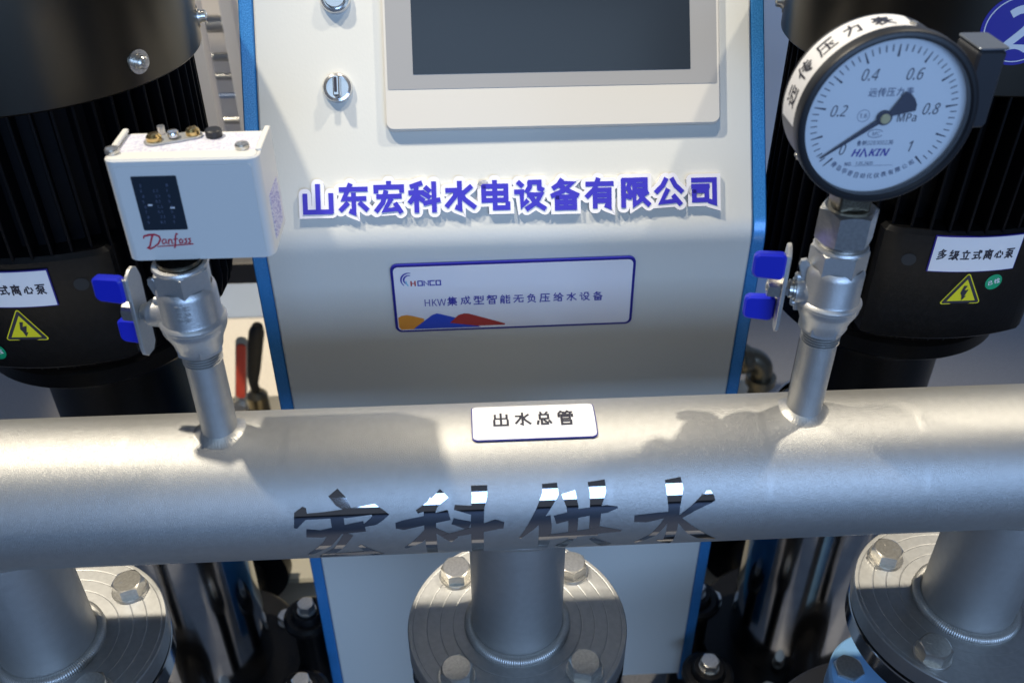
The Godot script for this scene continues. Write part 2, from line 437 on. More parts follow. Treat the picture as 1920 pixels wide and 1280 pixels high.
# hexagon head with the round chamfer of a real bolt; base at y = 0
func hex_head(mb: Mb, across: float, h: float, xf := Transform3D(), bore := 0.0, both := false) -> void:
	var ap := across / 2.0
	var k := 72
	var rc := ap * 0.95
	for i in k:
		var t: Array = [TAU * i / k, TAU * (i + 1) / k]
		var ring: Array = []
		for a in t:
			var loc := fposmod(a, PI / 3) - PI / 6
			if loc < -PI / 6 + 1e-5 and a == t[1]:
				loc = PI / 6
			var r := ap / cos(loc)
			var z: float = h - (r - rc) * 0.55
			var z0: float = (r - rc) * 0.55 if both else 0.0
			ring.append([Vector3(sin(a), 0, cos(a)), r, z, z0])
		var mid: float = floorf((t[0] + 1e-4) / (PI / 3)) * PI / 3 + PI / 6
		var fn := (xf.basis * Vector3(sin(mid), 0, cos(mid))).normalized()
		var A: Vector3 = ring[0][0]
		var B: Vector3 = ring[1][0]
		mb.flat(xf * (A * ring[0][1] + Vector3.UP * ring[0][3]), xf * (B * ring[1][1] + Vector3.UP * ring[1][3]), xf * (B * ring[1][1] + Vector3.UP * ring[1][2]), xf * (A * ring[0][1] + Vector3.UP * ring[0][2]), fn)
		var na := (xf.basis * (A * 0.5 + Vector3.UP)).normalized()
		var nb := (xf.basis * (B * 0.5 + Vector3.UP)).normalized()
		mb.quad(xf * (A * ring[0][1] + Vector3.UP * ring[0][2]), xf * (B * ring[1][1] + Vector3.UP * ring[1][2]), xf * (B * rc + Vector3.UP * h), xf * (A * rc + Vector3.UP * h), na, nb, nb, na)
		var up := (xf.basis * Vector3.UP).normalized()
		if bore > 0.0:
			mb.flat(xf * (A * rc + Vector3.UP * h), xf * (B * rc + Vector3.UP * h), xf * (B * bore + Vector3.UP * h), xf * (A * bore + Vector3.UP * h), up)
		else:
			mb.tri(xf * (A * rc + Vector3.UP * h), xf * (B * rc + Vector3.UP * h), xf * (Vector3.UP * h), up, up, up)
		if both:
			var n2 := (xf.basis * (A * 0.5 - Vector3.UP)).normalized()
			mb.quad(xf * (A * ring[0][1] + Vector3.UP * ring[0][3]), xf * (B * ring[1][1] + Vector3.UP * ring[1][3]), xf * (B * rc), xf * (A * rc), n2, n2, n2, n2)


func v2(list: Array) -> Array:
	var out: Array = []
	for i in range(0, list.size(), 2):
		out.append(Vector2(list[i], list[i + 1]))
	return out


func xf_at(p: Vector3, basis_ := Basis()) -> Transform3D:
	return Transform3D(basis_, p)


# basis whose y axis points along d
func y_along(d: Vector3) -> Basis:
	var y := d.normalized()
	var x := y.cross(Vector3.UP) if absf(y.y) < 0.95 else Vector3.RIGHT
	x = (x - y * x.dot(y)).normalized()
	return Basis(x, y, x.cross(y))


# ------------------------------------------------------------------ materials
func materials() -> void:
	var m: StandardMaterial3D
	m = mat("cream_paint", col(.62, .62, .575), .42)
	m.heightmap_enabled = true
	m.heightmap_texture = noise_tex(3, .05, Color(.3, .3, .3), Color(.7, .7, .7), 512)
	m.heightmap_scale = .012
	tri_scale(m, 10)
	m = mat("blue_paint", Color.WHITE, .34, .25)
	m.albedo_texture = noise_tex(5, .35, col(.012, .15, .43), col(.11, .40, .78), 512, FastNoiseLite.TYPE_SIMPLEX, 2, .35, .8)
	m.clearcoat_enabled = true
	m.clearcoat = .5
	m.clearcoat_roughness = .1
	tri_scale(m, 5)
	m = mat("satin_steel", Color.WHITE, .4, .88)
	m.albedo_texture = noise_tex(11, .02, col(.50, .495, .475), col(.54, .535, .515), 512)
	m.roughness_texture = noise_tex(12, .08, Color(.46, .46, .46), Color(.52, .52, .52), 512)
	m.roughness = 1.0
	m.heightmap_enabled = true
	m.heightmap_texture = noise_tex(13, .16, Color(.2, .2, .2), Color(.8, .8, .8), 1024, FastNoiseLite.TYPE_SIMPLEX, 2)
	m.heightmap_scale = .03
	tri_scale(m, 9)
	m = mat("cast_steel", Color.WHITE, .4, .8)
	m.albedo_texture = noise_tex(15, .05, col(.56, .56, .55), col(.64, .64, .625), 512)
	m.heightmap_enabled = true
	m.heightmap_texture = noise_tex(16, .12, Color(.2, .2, .2), Color(.8, .8, .8), 512)
	m.heightmap_scale = .02
	tri_scale(m, 16)
	m = mat("machined_steel", Color.WHITE, .5, 1.0)
	m.albedo_texture = noise_tex(18, .03, col(.44, .44, .43), col(.51, .51, .50), 512)
	m.heightmap_enabled = true
	m.heightmap_texture = noise_tex(19, .15, Color(.3, .3, .3), Color(.7, .7, .7), 512)
	m.heightmap_scale = .008
	tri_scale(m, 8)
	m = mat("bolt_steel", Color.WHITE, .28, .9)
	m.albedo_texture = noise_tex(21, .05, col(.52, .50, .46), col(.68, .66, .61), 256)
	m.heightmap_enabled = true
	m.heightmap_texture = noise_tex(22, .06, Color(.3, .3, .3), Color(.7, .7, .7), 256)
	m.heightmap_scale = .009
	tri_scale(m, 20)
	mat("chrome", col(.7, .7, .7), .14, .85)
	mat("polished_steel", col(.62, .62, .62), .045, 1.0)
	m = mat("sleeve_steel", Color.WHITE, .12, 1.0)
	m.albedo_texture = noise_tex(24, .02, col(.52, .52, .52), col(.62, .62, .62), 256)
	tri_scale(m, 6)
	m = mat("weld_steel", Color.WHITE, .42, .85)
	m.albedo_texture = noise_tex(25, .06, col(.46, .45, .42), col(.62, .61, .58), 256)
	tri_scale(m, 30)
	m = mat("dark_fitting", Color.WHITE, .34, .9)
	m.albedo_texture = noise_tex(26, .06, col(.12, .105, .075), col(.26, .23, .17), 256)
	tri_scale(m, 25)
	mat("hub_brass", col(.62, .55, .30), .35, .4)
	mat("brass", col(.62, .44, .18), .22, 1.0)
	m = mat("black_paint", Color.WHITE, .36)
	m.metallic_specular = .34
	m.albedo_texture = noise_tex(27, .04, col(.003, .003, .0035), col(.007, .007, .0075), 512)
	m.heightmap_enabled = true
	m.heightmap_texture = noise_tex(28, .09, Color(.3, .3, .3), Color(.7, .7, .7), 512)
	m.heightmap_scale = .02
	tri_scale(m, 6)
	m = mat("black_cover", col(.085, .075, .06), .3, 1.0)
	m = mat("fin_paint", col(.003, .003, .004), .5)
	m.metallic_specular = .22
	m = mat("black_plastic", col(.012, .013, .016), .42)
	m = mat("dark_case", col(.022, .023, .028), .4)
	m = mat("blue_vinyl", col(.012, .022, .52), .36)
	m = mat("switch_paint", col(.72, .71, .67), .38)
	m = mat("switch_label", Color.WHITE, .4)
	m.albedo_texture = noise_tex(31, .16, col(.56, .56, .70), col(.74, .74, .80), 256, FastNoiseLite.TYPE_VALUE, 2, .3, .6)
	tri_scale(m, 22)
	m = mat("sticker_print", Color.WHITE, .4)
	m.albedo_texture = noise_tex(33, .2, col(.22, .20, .50), col(.76, .75, .82), 256, FastNoiseLite.TYPE_VALUE, 2, .35, .55)
	tri_scale(m, 26)
	mat("white_plastic", col(.78, .78, .80), .3)
	mat("white_print", col(.8, .8, .82), .4)
	m = mat("white_acrylic", col(.80, .79, .82), .12)
	m.clearcoat_enabled = true
	m.clearcoat = .6
	m.clearcoat_roughness = .05
	mat("case_top", col(.16, .18, .21), .35, .6)
	mat("blue_print", col(.045, .035, .46), .3)
	mat("navy_print", col(.035, .03, .33), .35)
	mat("deep_blue", col(.012, .012, .22), .3)
	mat("ink", col(.02, .02, .035), .5)
	mat("gauge_ink", col(.015, .02, .05), .5)
	mat("grey_ink", col(.12, .15, .24), .5)
	mat("red_print", col(.50, .02, .05), .4)
	mat("rust_red", col(.42, .035, .03), .35)
	mat("orange_print", col(.78, .30, .035), .35)
	mat("royal_print", col(.025, .07, .52), .35)
	mat("cyan_print", col(.10, .45, .62), .35)
	mat("yellow_print", col(.74, .67, .015), .4)
	mat("green_print", col(.0, .33, .15), .35)
	m = mat("hmi_frame", col(.60, .575, .52), .4)
	mat("hmi_bezel", col(.31, .31, .31), .38)
	m = mat("screen_glass", col(.022, .03, .042), .16)
	mat("dial", col(.72, .76, .80), .5)
	m = mat("gauge_glass", Color(1, 1, 1, .04), .02)
	m.transparency = BaseMaterial3D.TRANSPARENCY_ALPHA
	mat("red_sleeve", col(.85, .10, .05), .4)
	mat("rubber", col(.015, .015, .015), .7)
	m = mat("blue_reflection", col(.28, .54, .86), .3)  # reflected blue put into the base colour
	m = mat("carpet", Color.WHITE, .95)
	m.albedo_texture = noise_tex(41, .11, col(.20, .20, .21), col(.34, .34, .355), 512)
	tri_scale(m, 4)
	m = mat("frame_paint", col(.50, .46, .36), .45)
	mat("unseen_dark_sheet", col(.05, .06, .09), .9)  # colour of the unseen sheet that darkens reflections
	mat("booth_white", col(.72, .72, .76), .6)
	mat("booth_blue", col(.36, .46, .66), .6)
	mat("stripe_yellow", col(.7, .42, .03), .6)


# ------------------------------------------------------------------ places on surfaces
const SLOPE := 32.0
const BEND_Y := 0.0865
const FACE_Z := -0.2
const PIPE_R := 0.054

func on_slope(x: float, s: float, h: float) -> Array:
	var a := deg_to_rad(SLOPE)
	var nn := Vector3(0, sin(a), cos(a))
	return [Vector3(x, BEND_Y + s * cos(a), FACE_Z - s * sin(a)) + nn * h, nn]


func on_face(x: float, y: float, h: float) -> Array:
	return [Vector3(x, y, FACE_Z + h), Vector3(0, 0, 1)]


# x along the pipe, d = length of arc above the side that faces the camera
func on_pipe(x: float, d: float, h: float) -> Array:
	var a := d / PIPE_R
	var nn := Vector3(0, sin(a), cos(a))
	return [Vector3(x, 0, 0) + nn * (PIPE_R + h), nn]


func slope_frame(x: float, s: float) -> Transform3D:
	var a := deg_to_rad(SLOPE)
	var p: Vector3 = on_slope(x, s, 0)[0]
	return Transform3D(Basis(Vector3.RIGHT, Vector3(0, cos(a), -sin(a)), Vector3(0, sin(a), cos(a))), p)


# ------------------------------------------------------------------ the scene
func _ready() -> void:
	var cam := Camera3D.new()
	cam.name = "camera"
	cam.fov = 40.1764
	cam.position = Vector3(-.02921, .48244, .50212)
	cam.rotation = Vector3(-.62295, -.05054, -.00287)
	cam.near = .02
	cam.far = 60
	var ca := CameraAttributesPhysical.new()
	ca.frustum_focal_length = 32.81
	ca.frustum_focus_distance = .72
	ca.frustum_near = .02
	ca.frustum_far = 60
	ca.exposure_aperture = 7.5
	cam.attributes = ca
	add_child(cam)
	cam.current = true
	cam.fov = 40.1764

	var we := WorldEnvironment.new()
	we.name = "hall_air"
	var env := Environment.new()
	env.background_mode = Environment.BG_COLOR
	env.background_color = col(.06, .072, .10)
	env.background_energy_multiplier = 1.0
	env.tonemap_mode = Environment.TONE_MAPPER_LINEAR
	env.tonemap_exposure = 1.0
	env.sdfgi_enabled = true
	env.ssao_enabled = true
	env.ssil_enabled = true
	we.environment = env
	add_child(we)

	spot("overhead_spotlight", Vector3(-1.16, 2.45, -.50), Vector3(.02, 0, -.1), 7.7, Color(1.0, .955, .87), .045, 22)
	spot("overhead_spotlight", Vector3(1.30, 2.45, -.56), Vector3(.27, 0, -.06), 4.5, Color(1.0, .955, .87), .045, 15)
	spot("overhead_spotlight", Vector3(-.02, 2.5, -.42), Vector3(.0, .2, -.27), 4.0, Color(1.0, .955, .88), .05, 6.5)  # added lamp with no known source, evens out shadows on the sloping panel
	spot("overhead_spotlight", Vector3(-.25, 2.6, -.60), Vector3(-.30, 0, -.98), 34.0, Color(1.0, .92, .77), .05, 10)
	area("cool_panel_light", Vector3(1.0, .92, 4.0), Vector3(0, 0, -.1), Vector2(3.5, 1.3), 11.5, Color(.64, .79, 1.0))
	area("cool_panel_light", Vector3(-.4, 2.6, 2.3), Vector3(0, 0, -.1), Vector2(2.4, 1.0), .9, Color(.74, .87, 1.0))

	sans.font_names = PackedStringArray(["Droid Sans"])
	bold.font_names = PackedStringArray(["Droid Sans"])
	bold.font_weight = 700
	materials()
	setting()
	cabinet()
	letters_sign()
	manifold()
	pump(Vector3(.372, 0, -.25), true)
	pump(Vector3(-.378, 0, -.25), false)
	ball_valve(Vector3(-.2075, 0, 0), true)
	ball_valve(Vector3(.2045, 0, 0), false)
	pressure_switch()
	gauge()
	lower_valves()
	small_valve()


func spot(called: String, at: Vector3, to: Vector3, e: float, c: Color, size: float, angle: float) -> void:
	var l := SpotLight3D.new()
	l.name = numbered(called + "_beam")
	l.light_color = c
	l.light_energy = e
	l.light_size = size
	l.spot_range = 8
	l.spot_attenuation = 2
	l.spot_angle = angle
	l.spot_angle_attenuation = .6
	l.shadow_enabled = true
	l.position = at
	add_child(l)
	l.look_at_from_position(at, to, Vector3.UP)


func area(called: String, at: Vector3, to: Vector3, size: Vector2, e: float, c: Color) -> void:
	var l := AreaLight3D.new()
	l.name = numbered(called)
	l.area_size = size
	l.light_color = c
	l.light_energy = e
	l.shadow_enabled = true
	l.position = at
	add_child(l)
	l.look_at_from_position(at, to, Vector3.UP)


func setting() -> void:
	var mb := Mb.new()
	mb.flat(Vector3(-8, -.72, -8), Vector3(8, -.72, -8), Vector3(8, -.72, 6), Vector3(-8, -.72, 6), Vector3.UP)
	var f := obj("floor", mb, "carpet", self)
	f.set_meta("kind", "structure")
	f.set_meta("label", "grey carpeted floor of the exhibition hall under the pump set")
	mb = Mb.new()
	mb.flat(Vector3(-8, -.716, .35), Vector3(8, -.716, .35), Vector3(8, -.716, 6), Vector3(-8, -.716, 6), Vector3.UP)  # added out of view so that pipe, letters and fan covers mirror something dark
	f = obj("unseen_dark_floor", mb, "unseen_dark_sheet", self)
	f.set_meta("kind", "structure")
	f.set_meta("label", "dark blue sheet added out of view in front of the pump set to darken metal reflections")
	mb = Mb.new()
	mb.prism(rrect(1.02, .44, .01), 0, .06, .004, xf_at(Vector3(0, -.66, -.64), Basis(Vector3.RIGHT, Vector3(0, 0, -1), Vector3.UP)))
	var b := thing("base_plate", "cream painted steel base plate behind the pumps, under the cabinet", "base plate")
	obj("deck", mb, "frame_paint", b)


# ------------------------------------------------------------------ control cabinet
func cabinet_profile(off: float, bottom: float, s_top: float) -> PackedVector2Array:
	# outline in (-z, y); front on the left
	var a := deg_to_rad(SLOPE)
	var r := .05
	var t := r * tan(a / 2.0)
	var p := PackedVector2Array()
	p.append(Vector2(.56, bottom))
	p.append(Vector2(-FACE_Z + off, bottom))
	var c := Vector2(-FACE_Z + r, BEND_Y - t)
	for i in 13:
		var k := a * i / 12.0
		p.append(c + Vector2(-cos(k), sin(k)) * (r - off))
	var top: Vector3 = on_slope(0, s_top, -off)[0]
	p.append(Vector2(-top.z, top.y))
	p.append(Vector2(.56, top.y))
	return p


func cabinet() -> void:
	var t := thing("control_cabinet", "cream control cabinet with blue side trims, touch screen and sloping front", "control cabinet", Vector3(0, -.546, FACE_Z))
	var inv := Transform3D(Basis(), -t.position)
	var bx := Basis(Vector3(0, 0, -1), Vector3.UP, Vector3.RIGHT)
	var mb := Mb.new()
	mb.prism(cabinet_profile(0, -.546, .62), -.2045, .2165, .0015, inv * xf_at(Vector3.ZERO, bx), true, 20)
	obj("shell", mb, "cream_paint", t)
	for s in [[-.2175, -.2052], [.2172, .2292]]:
		mb = Mb.new()
		mb.prism(cabinet_profile(.0015, -.562, .63), s[0], s[1], .0012, inv * xf_at(Vector3.ZERO, bx), true, 20)
		obj("side_trim", mb, "blue_paint", t)
	mb = Mb.new()
	mb.prism(rrect(.4215, .0145, .001, 2), .0, .33, .001, inv * xf_at(Vector3(.006, -.5541, -.545)))
	obj("bottom_trim", mb, "blue_paint", t)
	# touch screen
	var hm := MeshInstance3D.new()
	var cx := .0453
	mb = Mb.new()
	mb.prism(rrect(.2857, .222, .007), 0, .0062, .0014, inv * slope_frame(cx, .2035), false)
	hm = obj("touch_screen", mb, "hmi_frame", t, "touch screen panel with dark blank screen in a cream and grey frame")
	mb = Mb.new()
	mb.prism(rrect(.2795, .18, .0012, 2), .0062, .00645, 0, inv * slope_frame(cx, .2165), false)
	obj("bezel", mb, "hmi_bezel", hm)
	mb = Mb.new()
	mb.prism(rrect(.2352, .15, .0006, 2), .00645, .0067, 0, inv * slope_frame(.0448, .2137), false)
	obj("screen", mb, "screen_glass", hm)
	# push button
	mb = Mb.new()
	var up := Basis(Vector3.RIGHT, Vector3(0, 0, 1), Vector3(0, -1, 0))
	var bf := inv * slope_frame(-.1357, .2035) * xf_at(Vector3.ZERO, up)
	mb.lathe(v2([.0, 0, .0128, 0, .0128, .003, .0118, .0048, .0098, .0052, .0098, .0046, .009, .0046, .009, .0075, .0083, .0083, 0, .0083]), 48, bf)
	obj("push_button", mb, "chrome", t)
	# selector switch
	mb = Mb.new()
	bf = inv * slope_frame(-.1368, .130) * xf_at(Vector3.ZERO, up)
	mb.lathe(v2([.0, 0, .0126, 0, .0126, .0022, .0116, .0042, .0096, .005, .0092, .0036, .0, .0036]), 48, bf)
	var sw := obj("selector_switch", mb, "chrome", t)
	mb = Mb.new()
	mb.prism(rrect(.0054, .0168, .0012), .0036, .0125, .0009, inv * slope_frame(-.1368, .130))
	obj("lever", mb, "chrome", sw)
	mb = Mb.new()
	mb.prism(rrect(.0024, .0125, .0008), .0125, .0127, 0, inv * slope_frame(-.1372, .1306), false)
	obj("marker", mb, "ink", sw)


func letters_sign() -> void:
	# company name: blue characters on a white raised backing
	var names := ["shan", "dong", "hong", "ke", "shui", "dian", "she", "bei", "you", "xian", "gong", "si"]
	var t := thing("company_sign", "raised blue Chinese company name on white outlined backing, below the touch screen", "sign", Vector3(0, BEND_Y, FACE_Z))
	var shift := -t.position
	var place := func(x: float, s: float, h: float) -> Array:
		var r := on_slope(x, s, h)
		return [r[0] + shift, r[1]]
	for i in 12:
		var x := -.1705 + i * .02995
		var y := .0500 - i * .00008
		var mb := Mb.new()
		mb.lift = fmod(i * .0001, .0003)
		mb.glyph(G[names[i]], x, y, .0272, .0262, .0106, place, .0036, 1.0, .42, .0036)
		var back := obj("backing", mb, "white_acrylic", t)
		mb = Mb.new()
		mb.glyph(G[names[i]], x, y, .0272, .0262, .0041, place, .0042, 1.0, .3, .0005)
		obj("character", mb, "blue_print", back)
	# name plate on the upright face
	t = thing("name_plate", "white name plate with blue border and orange, blue and red hills", "name plate", Vector3(.008, .03, FACE_Z))
	shift = -t.position
	var tilt := .0075
	var face := func(x: float, y: float, h: float) -> Array:
		var q := Vector2(x - .008, y - .03).rotated(tilt)
		return [Vector3(q.x, q.y, h), Vector3(0, 0, 1)]
	var rot := Transform3D(Basis(Vector3.BACK, tilt), Vector3.ZERO)
	var mb := Mb.new()
	mb.prism(rrect(.2155, .0712, .006), 0, .0030, .0004, rot, false)
	obj("border", mb, "deep_blue", t)
	mb = Mb.new()
	mb.prism(rrect(.2105, .0664, .0042), .0030, .0033, 0, rot, false)
	obj("plate", mb, "white_acrylic", t)
	mb = Mb.new()
	var fz := .00345
	mb.patch(PackedVector2Array([Vector2(-.0966, .0008), Vector2(-.0966, .0108), Vector2(-.0935, .0128), Vector2(-.0885, .0136), Vector2(-.083, .0122), Vector2(-.0735, .009), Vector2(-.0735, -.0022), Vector2(-.0945, -.0022)]), face, fz)
	obj("orange_hill", mb, "orange_print", t)
	mb = Mb.new()
	mb.lift = .0001
	mb.patch(PackedVector2Array([Vector2(-.0838, -.0022), Vector2(-.0662, .0125), Vector2(-.062, .0142), Vector2(-.0585, .0134), Vector2(-.036, .0058), Vector2(-.0225, -.0022)]), face, fz)
	obj("blue_hill", mb, "royal_print", t)
	mb = Mb.new()
	mb.lift = .0002
	mb.patch(PackedVector2Array([Vector2(-.0502, .0035), Vector2(-.0425, .0115), Vector2(-.037, .0132), Vector2(-.033, .0128), Vector2(-.0005, .0008), Vector2(-.0005, -.0008), Vector2(-.026, -.0008)]), face, fz)
	obj("red_hill", mb, "rust_red", t)
	mb = Mb.new()
	mb.letters("HKW", sans, -.0718, .0222, .0072, face, fz, .92)
	var list := ["ji", "cheng", "xing", "zhi", "neng", "wu", "fu", "ya", "gei", "shui", "she", "bei"]
	for i in 12:
		mb.glyph(G[list[i]], -.0522 + i * .01187, .0316, .0098, .0095, .0010, face, fz)
	obj("title", mb, "navy_print", t)
	mb = Mb.new()
	mb.letters("H", bold, -.0830, .0438, .0054, face, fz, 1.15)
	obj("logo_letter", mb, "rust_red", t)
	mb = Mb.new()
	# square letters O N C O
	var sq := {"O": "2,2 18,2 18,18 2,18 2,2", "N": "2,18 2,2 18,18 18,2", "C": "18,2 2,2 2,18 18,18"}
	for i in 4:
		mb.glyph(sq[["O", "N", "C", "O"][i]], -.0768 + i * .0053, .0494, .0047, .0057, .0011, face, fz, 1, .5)
	for k in 2:
		var arc: Array = []
		for i in 15:
			var an := deg_to_rad(75 + i * 11.0)
			var rr := .0072 - k * .0024
			arc.append(Vector3(-.0838 + cos(an) * rr, .0502 + sin(an) * rr, .0013 * sin(PI * (i + 1.0) / 16.5) + .0002))
		mb.ribbon(arc, face, fz, .01, 0)
	obj("logo", mb, "navy_print", t)
	mb = Mb.new()
	var arc2: Array = []
	for i in 8:
		var an := deg_to_rad(185 + i * 9.0)
		arc2.append(Vector3(-.0836 + cos(an) * .0032, .0500 + sin(an) * .0062, .001))
	mb.lift = .0001
	mb.ribbon(arc2, face, fz, .01, 0)
	obj("logo_swoosh", mb, "cyan_print", t)


# ------------------------------------------------------------------ outlet manifold
func weld_saddle(mb: Mb, x: float, r: float, bead: float, down: bool, steps: int) -> void:
	var path: Array = []
	var rad: Array = []
	for i in steps:
		var a := TAU * i / steps
		var rr := r + bead * .22
		var y := sqrt(PIPE_R * PIPE_R - pow(rr * sin(a), 2)) - bead * .74
		path.append(Vector3(x + rr * cos(a), -y if down else y, rr * sin(a)))
		rad.append(bead * (1.0 + .014 * sin(i * TAU / 6.0) + .02 * sin(i * .17)))
	mb.tube(path, rad, 10, true)


func weld_fillet(mb: Mb, x: float, r: float, wide: float, high: float) -> void:
	var rng := RandomNumberGenerator.new()
	rng.seed = 7
	var n := 300
	var m := 9
	var p: Array = []
	for i in n:
		var a := TAU * i / n
		var row: Array = []
		var w := wide * (1.0 + .10 * sin(a * 3.0 + x * 40.0) + .05 * sin(a * 7.0))
		for k in m + 1:
			var t := float(k) / m
			var rho := r + w * t
			var rip := .018 * sin(a * 46.0 + 2.0 * sin(a * 5.0) + t * 3.0) * sin(PI * t) + .05 * rng.randf_range(-1, 1) * sin(PI * t)
			var h := high * (pow(1.0 - t, 1.6) + rip * .5) + .00025 * (1.0 - t)
			row.append(Vector3(x + rho * cos(a), sqrt(PIPE_R * PIPE_R - pow(rho * sin(a), 2)) + h - .0001 * t, rho * sin(a)))
		p.append(row)
	var nn: Array = []
	for i in n:
		var row: Array = []
		for k in m + 1:
			var da: Vector3 = p[(i + 1) % n][k] - p[(i + n - 1) % n][k]
			var dt: Vector3 = p[i][mini(k + 1, m)] - p[i][maxi(k - 1, 0)]
			var q := da.cross(dt).normalized()
			row.append(q if q.y > 0.0 else -q)
		nn.append(row)
	for i in n:
		var j := (i + 1) % n
		for k in m:
			mb.quad(p[i][k], p[j][k], p[j][k + 1], p[i][k + 1], nn[i][k], nn[j][k], nn[j][k + 1], nn[i][k + 1])


func manifold() -> void:
	var t := thing("outlet_manifold", "thick satin stainless outlet pipe with three downward branches and mirror lettering", "pipe")
	var mb := Mb.new()
	var along := Basis(Vector3(0, -1, 0), Vector3(1, 0, 0), Vector3(0, 0, 1))
	mb.lathe(v2([PIPE_R, -.95, PIPE_R, .95]), 160, xf_at(Vector3.ZERO, along))
	obj("pipe", mb, "satin_steel", t)
	for x in [-.2075, .2045]:
		mb = Mb.new()
		mb.lathe(v2([.0123, .045, .0123, .1150, .0116, .1150, .0116, .125]), 64, xf_at(Vector3(x, 0, 0)))
		# a few turns of thread below the valve
		for k in 5:
			var y := .1150 + k * .0020
			mb.lathe(v2([.0124, y - .0002, .0130, y + .0004, .0130, y + .0009, .0116, y + .0014, .0116, y + .0018]), 64, xf_at(Vector3(x, 0, 0)), 10)
		obj("stub", mb, "satin_steel", t)
		mb = Mb.new()
		weld_fillet(mb, x, .0121, .0062, .0034)
		obj("weld_bead", mb, "weld_steel", t)
	var bolt_mesh: MeshInstance3D = null
	for x in [0.0, -.388, .388]:
		mb = Mb.new()
		mb.lathe(v2([.0378, -.17, .0378, -.032]), 96, xf_at(Vector3(x, 0, 0)))
		obj("branch", mb, "satin_steel", t)
		mb = Mb.new()
		weld_saddle(mb, x, .0378, .0035, true, 200)
		obj("weld_bead", mb, "weld_steel", t)
		# flange with fine turned grooves
		mb = Mb.new()
		var top := -.1705
		var pr: Array = [Vector2(0, top - .0185), Vector2(.0915, top - .0185), Vector2(.0925, top - .0175), Vector2(.0925, top - .001), Vector2(.0917, top)]
		for g in [.0885, .0765, .0655, .0545]:
			pr.append_array([Vector2(g + .0006, top), Vector2(g, top - .0002), Vector2(g - .0006, top)])
		pr.append(Vector2(.03, top))
		mb.lathe(pr, 144, xf_at(Vector3(x, 0, 0)), 8)
		obj("flange", mb, "machined_steel", t)
		mb = Mb.new()
		var path: Array = []
		var rad: Array = []
		for i in 900:
			var a := TAU * i / 900.0
			path.append(Vector3(x + .0400 * sin(a), top + .0016, .0400 * cos(a)))
			rad.append(.0046 * (1.0 + .035 * sin(i * TAU / 6.0) + .02 * sin(i * .11)))
		mb.tube(path, rad, 12, true)
		obj("weld_bead", mb, "weld_steel", t)
		for q in 4:
			var a := PI / 4 + q * PI / 2
			var at := Vector3(x + .0725 * sin(a), top, .0725 * cos(a))
			if bolt_mesh == null:
				mb = Mb.new()
				mb.lathe(v2([0, 0, .0152, 0, .0152, .0022, .0148, .0026, 0, .0026]), 40)
				hex_head(mb, .0235, .0105, xf_at(Vector3(0, .0026, 0)))
				# raised strength marks on the head
				for k in 3:
					mb.prism(rrect(.0012, .004, .0005, 2, Vector2(0, .0055)), .0131, .0133, 0, Transform3D(Basis(Vector3.RIGHT, Vector3(0, 0, -1), Vector3.UP) * Basis(Vector3.BACK, k * TAU / 3), Vector3.ZERO), false)
				bolt_mesh = obj("bolt", mb, "bolt_steel", t)
				bolt_mesh.transform = Transform3D(Basis(Vector3.UP, .25), at)
			else:
				again(bolt_mesh, t, Transform3D(Basis(Vector3.UP, [.25, 1.1, .55, -.2, .8][(q + int(x * 10)) % 5]), at))
	# label on the top of the pipe
	mb = Mb.new()
	var lab := rrect(.0875, .0342, .0028)
	var mid := Vector2(.0112, PIPE_R * deg_to_rad(87.5))
	var flatplace := func(x: float, y: float, h: float) -> Array:
		return on_pipe(x + mid.x, y + mid.y, h)
	label_plate(mb, .0876, .0345, flatplace, .0003, .0013)
	var lb := obj("pipe_label", mb, "deep_blue", t, "white label with black Chinese characters on the top of the pipe")
	mb = Mb.new()
	label_plate(mb, .0862, .0331, flatplace, .0013, .0016)
	obj("face", mb, "white_plastic", lb)
	mb = Mb.new()
	var nm := ["chu", "shui", "zong", "guan"]
	for i in 4:
		mb.glyph(G[nm[i]], -.0290 + i * .0152, .0072, .0118, .0138, .0016, flatplace, .0017, .003)
	obj("characters", mb, "ink", lb)
	# polished characters on the side
	var spans := [[-.1560, -.0950], [-.0860, -.0125], [-.0020, .0695], [.0775, .1395]]
	var ch := ["brush_hong", "brush_ke", "brush_gong", "brush_shui"]
	var place := func(x: float, y: float, h: float) -> Array:
		return on_pipe(x, y, h)
	for i in 4:
		mb = Mb.new()
		mb.glyph(G[ch[i]], spans[i][0], PIPE_R * deg_to_rad(36.5), spans[i][1] - spans[i][0], PIPE_R * deg_to_rad(71), .0074, place, .0002, .0012, .12)
		obj("polished_character", mb, "polished_steel", t)


